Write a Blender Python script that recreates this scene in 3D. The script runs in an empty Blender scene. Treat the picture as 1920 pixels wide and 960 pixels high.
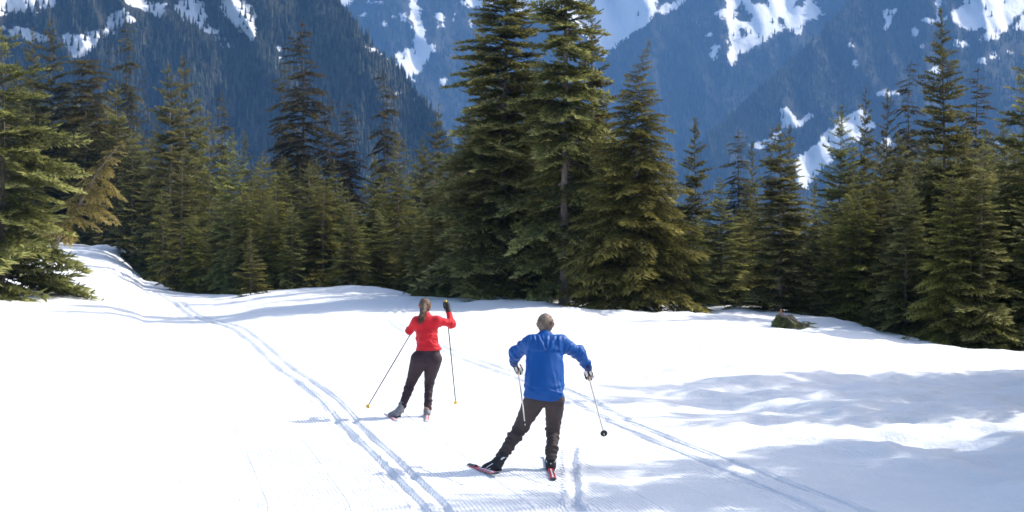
import bpy, math
import numpy as np
from mathutils import Vector

# ------------------------------------------------------------------ camera, light, exposure
scene = bpy.context.scene
COL = scene.collection
F, HOR, CAMZ = 3000.0, 442.0, 2.5            # focal length in photo pixels, horizon row, eye height


def P(px, py, d):
    """world point seen at photo pixel (px, py) at distance d"""
    return np.array([(px - 960.0) / F * d, d, CAMZ - (py - HOR) / F * d])


cam_data = bpy.data.cameras.new("camera")
cam_data.sensor_width = 36.0
cam_data.lens = F / 1920.0 * 36.0
cam_data.shift_y = -(480.0 - HOR) / 1920.0
cam_data.clip_start = 0.1
cam_data.clip_end = 20000.0
cam_data.dof.use_dof = True
cam_data.dof.focus_distance = 18.0
cam_data.dof.aperture_fstop = 4.5
cam = bpy.data.objects.new("camera", cam_data)
cam.location = (0, 0, CAMZ)
cam.rotation_euler = (math.pi / 2, 0, 0)
COL.objects.link(cam)
scene.camera = cam

SUN_EL, SUN_AZ = math.radians(41), math.radians(20)      # azimuth from +X towards +Y
world = bpy.data.worlds.new("World")
scene.world = world
world.use_nodes = True
wn = world.node_tree
sky = wn.nodes.new("ShaderNodeTexSky")
sky.sky_type = 'NISHITA'
sky.sun_disc = False
sky.sun_elevation = SUN_EL
sky.sun_rotation = math.pi / 2 - SUN_AZ
sky.altitude = 0
sky.dust_density = 2.8
sky.ozone_density = 0.6
bg = wn.nodes["Background"]
wn.links.new(sky.outputs[0], bg.inputs[0])
bg.inputs[1].default_value = 0.13

sun_data = bpy.data.lights.new("sun", 'SUN')
sun_data.energy = 2.6
sun_data.angle = math.radians(0.5)
sun_data.color = (1.0, 0.95, 0.87)
sun = bpy.data.objects.new("sun", sun_data)
COL.objects.link(sun)
sdir = Vector((math.cos(SUN_EL) * math.cos(SUN_AZ), math.cos(SUN_EL) * math.sin(SUN_AZ), math.sin(SUN_EL)))
sun.rotation_euler = sdir.to_track_quat('Z', 'Y').to_euler()
sun.location = (40, 10, 60)

scene.view_settings.view_transform = 'Standard'
scene.view_settings.look = 'None'
scene.view_settings.gamma = 1.0
scene.view_settings.exposure = 1.0
scene.cycles.volume_bounces = 1
scene.cycles.max_bounces = 8

HAZE_DENSITY = 0.9e-4
HAZE_COLOR = (0.21, 0.49, 1.0)

# ------------------------------------------------------------------ helpers
RT = np.random.default_rng(11).random((256, 256)).astype(np.float32)
RT3 = np.random.default_rng(12).random((64, 64, 64)).astype(np.float32)


def vnoise(x, y, seed=0):
    x = np.asarray(x, dtype=np.float64) + seed * 17.31
    y = np.asarray(y, dtype=np.float64) + seed * 9.77
    xi, yi = np.floor(x), np.floor(y)
    fx, fy = x - xi, y - yi
    fx = fx * fx * (3 - 2 * fx); fy = fy * fy * (3 - 2 * fy)
    a, b = xi.astype(np.int64) & 255, yi.astype(np.int64) & 255
    a1, b1 = (a + 1) & 255, (b + 1) & 255
    return ((RT[a, b] * (1 - fx) + RT[a1, b] * fx) * (1 - fy) + (RT[a, b1] * (1 - fx) + RT[a1, b1] * fx) * fy) * 2 - 1


def fbm(x, y, oct=4, seed=0, gain=0.5):
    s, a = 0.0, 1.0
    for k in range(oct):
        s = s + a * vnoise(x * 2 ** k, y * 2 ** k, seed + k * 3)
        a *= gain
    return s


def vnoise3(p, seed=0):
    p = p + seed * 7.13
    i = np.floor(p)
    f = p - i
    f = f * f * (3 - 2 * f)
    i = i.astype(np.int32)
    i0, i1 = i & 63, (i + 1) & 63
    x0, y0, z0 = i0[..., 0], i0[..., 1], i0[..., 2]
    x1, y1, z1 = i1[..., 0], i1[..., 1], i1[..., 2]
    fx, fy, fz = f[..., 0], f[..., 1], f[..., 2]
    a = (RT3[x0, y0, z0] * (1 - fx) + RT3[x1, y0, z0] * fx) * (1 - fy) + (RT3[x0, y1, z0] * (1 - fx) + RT3[x1, y1, z0] * fx) * fy
    b = (RT3[x0, y0, z1] * (1 - fx) + RT3[x1, y0, z1] * fx) * (1 - fy) + (RT3[x0, y1, z1] * (1 - fx) + RT3[x1, y1, z1] * fx) * fy
    return (a * (1 - fz) + b * fz) * 2 - 1


def sstep(a, b, x):
    t = np.clip((x - a) / (b - a), 0, 1)
    return t * t * (3 - 2 * t)


def mesh_np(name, verts, faces, attrs=None, smooth=True, mats=(), mat_idx=None):
    """faces: (n,3) or (n,4) int array"""
    me = bpy.data.meshes.new(name)
    verts = np.ascontiguousarray(verts, dtype=np.float32)
    faces = np.ascontiguousarray(faces, dtype=np.int32)
    n, k = faces.shape
    me.vertices.add(len(verts))
    me.vertices.foreach_set("co", verts.ravel())
    me.loops.add(n * k)
    me.loops.foreach_set("vertex_index", faces.ravel())
    me.polygons.add(n)
    me.polygons.foreach_set("loop_start", np.arange(0, n * k, k, dtype=np.int32))
    me.polygons.foreach_set("use_smooth", np.full(n, smooth))
    for m in mats:
        me.materials.append(m)
    if mat_idx is not None:
        me.polygons.foreach_set("material_index", np.ascontiguousarray(mat_idx, dtype=np.int32))
    me.update(calc_edges=True)
    for nm, val in (attrs or {}).items():
        a = me.attributes.new(nm, 'FLOAT', 'POINT')
        a.data.foreach_set("value", np.ascontiguousarray(val, dtype=np.float32))
    return me


def link(name, data, parent=None, loc=None):
    o = bpy.data.objects.new(name, data)
    COL.objects.link(o)
    if parent is not None:
        o.parent = parent
    if loc is not None:
        o.location = loc
    return o


def tag(o, label=None, cat=None, group=None, kind=None):
    if label: o["label"] = label
    if cat: o["category"] = cat
    if group: o["group"] = group
    if kind: o["kind"] = kind
    return o


def grid_faces(nr, nc):
    r, c = np.meshgrid(np.arange(nr - 1), np.arange(nc - 1), indexing='ij')
    a = (r * nc + c).ravel()
    return np.stack([a, a + 1, a + nc + 1, a + nc], 1)


class NT:
    """small helper round a material's node tree"""
    def __init__(self, name):
        self.m = bpy.data.materials.new(name)
        self.m.use_nodes = True
        self.t = self.m.node_tree
        self.b = self.t.nodes["Principled BSDF"]
        self.out = self.t.nodes["Material Output"]

    def n(self, typ, **kw):
        x = self.t.nodes.new(typ)
        for k, v in kw.items():
            if k.startswith('i_'):
                x.inputs[int(k[2:]) if k[2:].isdigit() else k[2:]].default_value = v
            else:
                setattr(x, k, v)
        return x

    def l(self, a, b):
        self.t.links.new(a, b)

    def math(self, op, a, b=None, c=None, clamp=False):
        x = self.n("ShaderNodeMath", operation=op, use_clamp=clamp)
        for i, v in enumerate((a, b, c)):
            if v is None: continue
            if isinstance(v, (int, float)): x.inputs[i].default_value = v
            else: self.l(v, x.inputs[i])
        return x.outputs[0]

    def noise(self, scale, vec=None, detail=3.0, rough=0.55):
        x = self.n("ShaderNodeTexNoise")
        x.inputs["Scale"].default_value = scale
        x.inputs["Detail"].default_value = detail
        x.inputs["Roughness"].default_value = rough
        if vec is not None: self.l(vec, x.inputs["Vector"])
        return x.outputs["Fac"]

    def attr(self, name):
        return self.n("ShaderNodeAttribute", attribute_name=name).outputs["Fac"]

    def ramp(self, fac, stops):
        x = self.n("ShaderNodeValToRGB")
        e = x.color_ramp.elements
        while len(e) < len(stops): e.new(0.5)
        for i, (p, c) in enumerate(stops):
            e[i].position = p
            e[i].color = (*c, 1) if len(c) == 3 else c
        self.l(fac, x.inputs[0])
        return x.outputs[0]

    def mix(self, fac, a, b):
        x = self.n("ShaderNodeMix", data_type='RGBA')
        for s, v in ((0, fac), (6, a), (7, b)):
            if isinstance(v, (int, float)): x.inputs[s].default_value = v
            elif isinstance(v, tuple): x.inputs[s].default_value = (*v, 1)
            else: self.l(v, x.inputs[s])
        return x.outputs[2]

    def bump(self, h, dist, strength=1.0, normal=None):
        x = self.n("ShaderNodeBump")
        x.inputs["Strength"].default_value = strength
        x.inputs["Distance"].default_value = dist
        self.l(h, x.inputs["Height"])
        if normal is not None: self.l(normal, x.inputs["Normal"])
        return x.outputs[0]

    def set(self, **kw):
        for k, v in kw.items():
            s = self.b.inputs[k.replace('_', ' ')]
            if hasattr(v, 'is_output') or hasattr(v, 'links'): self.l(v, s)
            elif isinstance(v, tuple): s.default_value = (*v, 1) if len(v) == 3 else v
            else: s.default_value = v
        return self


def simple_mat(name, color, rough=0.5, var=0.15, scale=12.0, metallic=0.0, bump=0.0, bscale=60.0, spec=0.4):
    m = NT(name)
    co = m.n("ShaderNodeTexCoord").outputs["Object"]
    f = m.noise(scale, co)
    a = tuple(c * (1 - var) for c in color); b = tuple(min(1, c * (1 + var)) for c in color)
    m.set(Base_Color=m.ramp(f, [(0.3, a), (0.7, b)]), Roughness=rough, Metallic=metallic)
    m.b.inputs["Specular IOR Level"].default_value = spec
    if bump:
        m.set(Normal=m.bump(m.noise(bscale, co), bump))
    return m.m


# ------------------------------------------------------------------ terrain shape
CREST = [(-3000, 455, 100), (-400, 452, 105), (0, 452, 105), (100, 455, 105), (150, 460, 105), (200, 470, 102), (235, 492, 95),
         (270, 525, 84), (330, 545, 73), (400, 555, 66), (500, 548, 62), (600, 542, 61), (660, 540, 60),
         (720, 543, 59), (780, 552, 56), (840, 562, 52), (900, 563, 51), (960, 560, 51), (1020, 557, 51),
         (1080, 568, 50), (1130, 573, 50), (1200, 572, 51), (1300, 568, 52), (1380, 569, 51), (1430, 578, 50),
         (1500, 592, 48), (1560, 602, 46), (1640, 622, 43), (1720, 640, 41), (1800, 655, 39), (1920, 658, 39),
         (2100, 660, 38), (2500, 665, 36), (4500, 690, 33)]
_cu = np.array([(c[0] - 960) / F for c in CREST])
_cd = np.array([float(c[2]) for c in CREST])
_cz = np.array([CAMZ - (c[1] - HOR) / F * c[2] for c in CREST])


def crest_d(u): return np.interp(u, _cu, _cd)
def crest_z(u): return np.interp(u, _cu, _cz)


def ground_base(x, y):
    x = np.asarray(x, dtype=np.float64); y = np.asarray(y, dtype=np.float64)
    u = x / np.maximum(y, 6.0)
    D, zc = crest_d(u), crest_z(u)
    z = zc * sstep(20.0, D + 6, np.minimum(y, D)) / sstep(20.0, D + 6, D)
    e = np.maximum(y - D, 0)
    z = z - 0.085 * e * sstep(0, 5, e)
    far = np.maximum(y - 170, 0)
    z = z - 120 * sstep(0, 700, far)
    return z


def gz(x, y):
    return float(ground_base(x, y))


def unproject(px, py):
    """first ground point along the ray through a photo pixel"""
    d = np.linspace(8, 112, 3000)
    u = (px - 960) / F
    row = HOR + (CAMZ - ground_base(u * d, d)) * F / d
    k = np.argmax(row <= py) if np.any(row <= py) else np.argmin(row)
    return np.array([u * d[k], d[k]])


TRACKS = {
    'll': [(206, 500), (233, 518), (320, 569), (362, 594), (433, 616), (470, 645), (505, 680), (542, 708), (588, 741), (632, 793), (683, 841), (745, 906), (800, 960)],
    'lr': [(214, 500), (243, 518), (334, 569), (378, 594), (457, 616), (498, 650), (535, 682), (573, 710), (620, 740), (667, 793), (737, 860), (786, 906), (843, 960)],
    'rl': [(719, 598), (752, 622), (800, 647), (850, 668), (930, 697), (1062, 744), (1134, 788), (1250, 838), (1381, 894), (1544, 960)],
    'rr': [(735, 598), (770, 622), (822, 647), (874, 668), (958, 697), (1098, 744), (1172, 788), (1297, 838), (1432, 890), (1625, 960)],
}
TR = {}
for k, pts in TRACKS.items():
    w = np.array([unproject(*p) for p in pts])
    o = np.argsort(w[:, 1])
    TR[k] = w[o]
# smooth the tracks with distance
def track_x(k, d):
    w = TR[k]
    dd = np.clip(d, w[0, 1] - 6, w[-1, 1])
    near = w[0, 0] + (dd - w[0, 1]) * (w[2, 0] - w[0, 0]) / (w[2, 1] - w[0, 1])
    s = 0
    for o_ in (-0.9, -0.45, 0, 0.45, 0.9):
        s = s + np.interp(np.maximum(dd + o_ * dd / 25, w[0, 1]), w[:, 1], w[:, 0])
    return np.where(dd < w[0, 1], near, s / 5)


def groove_profile(dx, w=0.050):
    """a pressed ski groove with soft rims"""
    q = np.abs(dx) / w
    return -0.048 * (1 - sstep(0.6, 1.2, q)) + 0.014 * np.exp(-((q - 1.7) / 0.55) ** 2)


def build_ground():
    d = np.concatenate([np.array([-60, -40, -25, -15, -8, -4, 0, 2, 4, 5.5, 7]),
                        np.geomspace(8, 13, 40), np.geomspace(13.1, 46, 350), np.geomspace(46.4, 76, 70), np.geomspace(76.8, 150, 50),
                        np.geomspace(155, 7000, 36)])
    cu = np.concatenate([-np.geomspace(2.6, 0.37, 26), np.linspace(-0.362, 0.362, 570), np.geomspace(0.37, 2.6, 40)])
    D, U = np.meshgrid(d, cu, indexing='ij')
    X = U * (np.maximum(D, 0) + 3.0)
    Y = D
    Z = ground_base(X, Y)
    nearw = sstep(4, 9, Y) * (1 - sstep(75, 100, Y))
    dcl = np.clip(Y, 8, 60)
    xl = 0.5 * (track_x('ll', dcl) + track_x('lr', dcl))
    xr = 0.5 * (track_x('rl', dcl) + track_x('rr', dcl))
    lat = X - xl
    wR = sstep(0.35, 2.5, X - xr)                         # natural snow right of the groomed trail
    wL = sstep(3.5, 9, xl - X)
    endt = 1 - sstep(50, 60, Y)
    # natural snow: lumps, drifts and sun cups
    lump = 0.16 * fbm(X * 0.28, Y * 0.33, 3, 1) + 0.10 * fbm(X * 0.9 + 0.25 * Y, Y * 1.15, 4, 2) + 0.022 * fbm(X * 3.1, Y * 3.4, 2, 3)
    drift = -0.05 * np.abs(fbm(X * 0.55 + 0.2 * Y, Y * 0.9, 3, 5))
    Z += nearw * wR * (lump + drift) * (0.55 + 0.45 * sstep(40, 15, Y))
    Z += nearw * (0.35 + 0.65 * wL) * (1 - wR) * (0.035 * fbm(X * 0.35, Y * 0.25, 3, 8) + 0.006 * fbm(X * 2.5, Y * 1.6, 2, 9))
    farl = sstep(38, 60, Y) * (1 - sstep(130, 160, Y))
    Z += farl * (0.10 * fbm(X * 0.22, Y * 0.2, 4, 14) + 0.03 * fbm(X * 1.1, Y * 0.9, 2, 15))
    # the bank that the grooming machine pushed up beside the climbing trail
    bx = (-23.5 + (Y - 95) * -0.05)
    Z += 0.55 * np.exp(-((X - bx) / 1.3) ** 2) * sstep(84, 96, Y) * (1 - sstep(108, 116, Y)) * (1 + 0.4 * fbm(X * 1.2, Y * 0.8, 3, 21))
    # ski tracks
    for k, e in (('ll', 100), ('lr', 100), ('rl', 52), ('rr', 52)):
        tx = track_x(k, Y)
        wob = 0.012 * vnoise(Y * 1.7, Y * 0, 31)
        amp = (0.8 + 0.3 * fbm(Y * 1.1, X * 0, 3, 33)) * (1.0 if k[0] == 'l' else 0.9)
        wfar = 1 + 1.6 * sstep(38, 62, Y)
        Z += (sstep(4, 9, Y) * (1 - sstep(100, 112, Y))) * amp * wfar * groove_profile((X - tx - wob) / wfar ** 0.6) * (1 - sstep(e - 10, e, Y)) * sstep(7, 10, Y)
        # crumbs along the rims
        rim = np.exp(-((np.abs(X - tx) - 0.12) / 0.07) ** 2)
        Z += nearw * rim * 0.016 * np.maximum(fbm(X * 13 + Y * 5, Y * 8 - X * 6, 3, 37, 0.8) * (0.4 + 0.6 * vnoise(Y * 0.8, X, 38)), 0) * (1 - sstep(e - 10, e, Y))
    # soft seam ridges left by the tiller
    for s, h in ((0.95, 0.013), (1.55, 0.010), (2.15, 0.012), (2.75, 0.009), (3.3, 0.011), (-0.75, 0.008), (-1.5, 0.010), (-2.3, 0.008), (-3.2, 0.008)):
        q = (lat - s * (1 + 0.0 * Y) + 0.02 * vnoise(Y * 0.7, Y * 0, 50 + int(s * 10))) / 0.022
        Z += nearw * (1 - wR) * h * np.exp(-q * q) * (1 - sstep(30, 45, Y)) * (X < xr - 0.25)
    # skating trace behind the near skier and some scuffs
    for pts, h in (([(1075, 838), (1072, 870), (1077, 905), (1074, 945), (1090, 958)], 0.04),
                   ([(1000, 958), (1050, 925), (1075, 945)], 0.02),
                   ([(870, 882), (820, 900), (760, 915)], 0.006)):
        w = np.array([unproject(*p) for p in pts])
        o = np.argsort(w[:, 1]); w = w[o]
        tx = np.interp(Y, w[:, 1], w[:, 0])
        inside = sstep(w[0, 1] - 0.1, w[0, 1] + 0.2, Y) * (1 - sstep(w[-1, 1] - 0.3, w[-1, 1] + 0.1, Y))
        q = np.abs(X - tx) / 0.05
        Z += inside * (-h * (1 - sstep(0.5, 1.2, q)) + 0.5 * h * np.exp(-((q - 1.7) / 0.6) ** 2) * (1 + 0.8 * fbm(X * 13 + Y * 7, Y * 9 - X * 6, 3, 61, 0.8)))
    u = X / np.maximum(Y, 6)
    groomed = (1 - wR) * (1 - sstep(0.6, 3.2, -lat)) * (1 - sstep(22, 34, Y)) * sstep(7, 9, Y)
    floor_shade = sstep(1.0, 6.0, Y - crest_d(u)) * (1 - 0.0 * X)  # mask of the ground darkened as shade under the trees
    V = np.stack([X, Y, Z], -1).reshape(-1, 3)
    me = mesh_np("snow_ground", V, grid_faces(len(d), len(cu)),
                 {"lat": lat.ravel(), "groomed": groomed.ravel(), "floor_shade": floor_shade.ravel()}, mats=(M_SNOW,))
    o = link("ground", me)
    tag(o, "snow covered ground with groomed ski trail and pressed tracks", "snow", kind="structure")


def snow_material():
    m = NT("snow")
    geo = m.n("ShaderNodeNewGeometry").outputs["Position"]
    lit = m.math('ADD', m.attr("floor_shade"), m.math('MULTIPLY', m.math('SUBTRACT', m.noise(1.3, geo, 4), 0.5), 0.5))
    shade_f = m.math('MULTIPLY_ADD', m.math('SUBTRACT', lit, 0.35), 4.0, 0.0, clamp=True)
    snowc = m.ramp(m.noise(0.7, geo, 5), [(0.3, (0.77, 0.795, 0.83)), (0.7, (0.83, 0.845, 0.865))])
    floor = m.ramp(m.noise(3.0, geo, 4), [(0.35, (0.030, 0.024, 0.016)), (0.7, (0.075, 0.055, 0.035))])  # dark brown instead of snow, so the forest's shade stays dark
    m.set(Base_Color=m.mix(shade_f, snowc, floor), Roughness=0.62)
    m.b.inputs["Specular IOR Level"].default_value = 0.25
    cord = m.math('MULTIPLY', m.math('SINE', m.math('MULTIPLY', m.attr("lat"), 2 * math.pi / 0.042)), m.attr("groomed"))
    cord = m.math('MULTIPLY', cord, m.math('MULTIPLY_ADD', m.noise(0.55, geo, 3), 1.6, -0.2, clamp=True))
    n1 = m.bump(cord, 0.0036)
    n2 = m.bump(m.noise(22, geo, 4, 0.65), 0.018, 0.9, n1)
    n3 = m.bump(m.noise(4.5, geo, 3), 0.035, 0.8, n2)
    m.set(Normal=n3)
    return m.m


M_SNOW = snow_material()
build_ground()

# ------------------------------------------------------------------ mountains
def poly_sd(px, py, poly):
    """signed distance in pixels, positive inside"""
    poly = np.asarray(poly, dtype=np.float64)
    d2 = np.full(px.shape, 1e18); ins = np.zeros(px.shape, dtype=bool)
    n = len(poly)
    for i in range(n):
        ax, ay = poly[i]; bx, by = poly[(i + 1) % n]
        ex, ey = bx - ax, by - ay
        t = np.clip(((px - ax) * ex + (py - ay) * ey) / (ex * ex + ey * ey + 1e-9), 0, 1)
        d2 = np.minimum(d2, (px - ax - t * ex) ** 2 + (py - ay - t * ey) ** 2)
        c = ((ay > py) != (by > py))
        ins ^= c & (px < (bx - ax) * (py - ay) / (by - ay + 1e-12) + ax)
    return np.where(ins, 1, -1) * np.sqrt(d2)


def blob(cx, cy, rx, ry):
    a = np.linspace(0, 2 * math.pi, 9)[:-1]
    return [(cx + rx * math.cos(t), cy + ry * math.sin(t)) for t in a]


# snow fields: (outline, weight) - weight < 0 leaves the field broken by trees and rock
SNOW_A = [([(200, 37), (230, 15), (253, 37), (247, 43), (230, 43), (210, 60), (187, 72), (173, 93), (157, 107), (130, 103), (118, 67), (147, 63), (173, 60), (203, 53)], 1),
          ([(328, 10), (347, 0), (380, 8), (385, 30), (380, 43), (400, 57), (417, 53), (415, 64), (393, 62), (367, 43), (347, 40), (337, 27)], 1),
          ([(-400, -40), (100, -40), (110, 12), (60, 22), (0, 28), (-400, 30)], 0.0),
          ([(215, -30), (250, -30), (272, 5), (310, 15), (312, 34), (280, 20), (240, 8)], 0.3),
          ([(412, -20), (450, -20), (478, 30), (476, 78), (455, 60), (430, 40), (415, 20)], 0.1),
          ([(400, 66), (425, 70), (437, 92), (420, 90)], 0.3),
          ([(276, 5), (312, 8), (305, 34), (290, 30)], 0.1), ([(20, 60), (40, 60), (35, 75), (0, 80), (-40, 70)], 0.2),
          ([(120, 75), (60, 85), (0, 60), (-300, 40), (-300, 20), (40, 50)], -0.4),
          ([(680, 86), (700, 90), (731, 106), (726, 110), (697, 96)], 0.5), (blob(524, 92, 3, 5), 0), (blob(526, 110, 5, 3), 0), (blob(777, 187, 5, 4), 0.3), (blob(705, 140, 7, 5), -0.2), (blob(745, 176, 9, 3), -0.2), (blob(676, 149, 3, 7), -0.1)]
SNOW_B = [([(770, -10), (778, -10), (788, 30), (792, 51), (793, 68), (801, 84), (812, 89), (805, 106), (801, 114), (785, 138), (771, 150), (755, 140), (750, 117), (744, 108), (760, 102), (774, 87), (778, 62), (775, 33)], 1.8),
          ([(600, -60), (668, -60), (660, 0), (640, 22), (625, 12)], 1),
          ([(850, -60), (1232, -60), (1234, 0), (1221, 41), (1195, 56), (1161, 82), (1128, 112), (1100, 70), (1060, 40), (980, 30), (950, 10), (880, 15)], 0.5),
          ([(1234, 20), (1245, 8), (1275, 0), (1290, -30), (1280, 5), (1262, 20), (1242, 27)], 0.2),
          ([(1334, 22), (1360, 19), (1368, -40), (1495, -40), (1544, 26), (1510, 41), (1495, 67), (1472, 49), (1439, 75), (1405, 94), (1382, 101), (1375, 122), (1367, 109), (1369, 67), (1364, 37)], 1),
          ([(1328, 84), (1347, 88), (1337, 112)], 0.5), (blob(1330, 66, 10, 7), -0.4), (blob(1310, 42, 5, 6), -0.2), (blob(755, 32, 6, 8), -0.1), (blob(722, 47, 6, 5), 0), (blob(680, 28, 13, 6), -0.3),
          (blob(735, 35, 5, 3), -0.2), (blob(824, 32, 10, 8), -0.1), (blob(830, 50, 8, 5), -0.1), (blob(850, 30, 4, 9), -0.1), (blob(700, 5, 20, 4), -0.3), (blob(870, 5, 12, 8), -0.1), (blob(832, 152, 4, 10), -0.1), (blob(808, 168, 3, 5), 0), (blob(882, 45, 8, 8), -0.2)]
HOLES_B = [[(1379, 15), (1395, 10), (1412, 28), (1410, 42), (1392, 44), (1380, 32)], [(1392, -5), (1442, -8), (1440, 10), (1420, 8)], [(1486, -20), (1512, -10), (1505, 12), (1490, 10)], [(1385, 50), (1396, 52), (1402, 66), (1388, 72)], blob(1462, 38, 5, 7)]
SNOW_C = [([(1782, 26), (1820, -5), (1850, -40), (1950, -40), (1990, 10), (1920, 19), (1887, 51), (1869, 71), (1842, 75), (1850, 53), (1816, 56), (1790, 41)], 0.6),
          ([(1920, 19), (1990, 10), (2100, 60), (1990, 70), (1900, 52)], -0.3),
          ([(1576, 221), (1616, 202), (1640, 235), (1612, 262), (1565, 285), (1554, 311), (1520, 340), (1509, 352), (1490, 340), (1494, 300), (1527, 270), (1561, 240)], 0.8),
          ([(1655, 28), (1662, 18), (1677, 22), (1670, 45), (1660, 56)], 0.1), ([(1728, 32), (1755, 34), (1780, 28), (1770, 44), (1740, 46)], 0), (blob(1712, 60, 8, 10), -0.1), (blob(1602, 116, 8, 12), -0.1),
          (blob(1866, 105, 9, 5), 0.1), (blob(1800, 82, 18, 8), -0.3), (blob(1840, 112, 8, 5), 0), (blob(1730, 92, 5, 6), -0.1), (blob(1750, 132, 14, 6), -0.1), (blob(1900, 98, 14, 4), -0.1), (blob(1758, 5, 6, 20), -0.1), (blob(1596, 86, 4, 6), -0.1),
          ([(1462, 200), (1478, 193), (1485, 215), (1500, 225), (1520, 205), (1525, 215), (1505, 235), (1485, 245), (1462, 240)], -0.15), ([(1400, 270), (1440, 255), (1470, 245), (1460, 270), (1420, 290)], -0.3),
          (blob(1665, 175, 25, 8), -0.5), (blob(1660, 270, 14, 12), 0), (blob(1870, 265, 10, 5), 0)]


def mountain_field(px, py, fields, holes=()):
    f = -9.5 - 31 * sstep(40, 260, py)
    for poly, w in fields:
        f = np.maximum(f, np.clip(poly_sd(px, py, poly), -60, 11) + (6 * min(w, 0) if w < 0 else 2.0 * w))
    for h in holes:
        f = np.minimum(f, -poly_sd(px, py, h) + 1)
    return f


def mountain_material(name, dark, rock):
    m = NT(name)
    geo = m.n("ShaderNodeNewGeometry").outputs["Position"]
    mp = m.n("ShaderNodeMapping"); mp.inputs["Scale"].default_value = (1, 0.7, 0.62)
    m.l(geo, mp.inputs[0])
    n1 = m.noise(0.045, mp.outputs[0], 8, 0.72)
    n2 = m.noise(0.012, mp.outputs[0], 4, 0.6)
    f = m.math('ADD', m.attr("snow"), m.math('MULTIPLY_ADD', n1, 44.0, -22.0))
    f = m.math('ADD', f, m.math('MULTIPLY_ADD', n2, 16.0, -8.0))
    fac = m.math('MULTIPLY_ADD', f, 0.45, 0.1, clamp=True)
    forest = m.ramp(n1, [(0.35, dark), (0.65, rock)])
    snowc = m.ramp(n2, [(0.3, (0.80, 0.83, 0.87)), (0.7, (0.88, 0.89, 0.91))])
    m.set(Base_Color=m.mix(fac, forest, snowc), Roughness=0.8)
    m.b.inputs["Specular IOR Level"].default_value = 0.1
    m.set(Normal=m.bump(n1, 9.0, 0.8))
    return m.m


def forest_material(name, c0, c1):
    m = NT(name)
    v = m.attr("tone")
    m.set(Base_Color=m.ramp(v, [(0.0, c0), (1.0, c1)]), Roughness=0.85)
    m.b.inputs["Specular IOR Level"].default_value = 0.1
    return m.m


def build_mountain(name, label, ridge, D0, K, amp, freq, fields, holes, mat, seed, nu=380, nv=190, umin=-0.46, umax=0.46, foot=600):
    rp = np.array(ridge, dtype=np.float64)
    u = np.linspace(umin, umax, nu)
    pxc = 960 + u * F
    rowr = np.interp(pxc, rp[:, 0], rp[:, 1]) - 5 * fbm(pxc / 26.0, pxc * 0, 4, seed) - 12 * fbm(pxc / 140.0, pxc * 0, 2, seed + 7)
    v_top = (HOR - rowr) / F
    v_bot = (HOR - foot) / F
    t = np.linspace(0, 1, nv)
    U, T = np.meshgrid(u, t, indexing='xy')
    V = v_bot + T * (v_top[None, :] - v_bot)
    g = 1 - np.abs(fbm(U * freq + 3 * V, V * freq * 0.35, 5, seed + 2))
    g2 = fbm(U * freq * 3.3 + V * 20, V * freq * 1.4, 4, seed + 4)
    Y = D0 + (V - v_bot) * K - amp * g - amp * 0.28 * g2
    rows = [np.stack([U * Y, Y, CAMZ + V * Y], -1)]
    PX = 960 + U * F; PY = HOR - V * F
    fld = [mountain_field(PX, PY, fields, holes)]
    last = rows[0][-1]
    for k, (dy, dz) in enumerate(((60, -25), (220, -130), (600, -420))):      # the far side of the ridge
        b = last.copy(); b[:, 1] += dy; b[:, 2] += dz
        rows.append(b[None]); fld.append(np.full((1, nu), -30.0))
    W = np.concatenate(rows, 0); fl = np.concatenate(fld, 0)
    me = mesh_np(name, W.reshape(-1, 3), grid_faces(W.shape[0], nu)[:, ::1], {"snow": fl.ravel()}, mats=(mat,))
    o = link(name, me)
    tag(o, label, "mountain", kind="structure")
    return dict(W=W[:nv], fl=fl[:nv], PX=PX, PY=PY)


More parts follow.
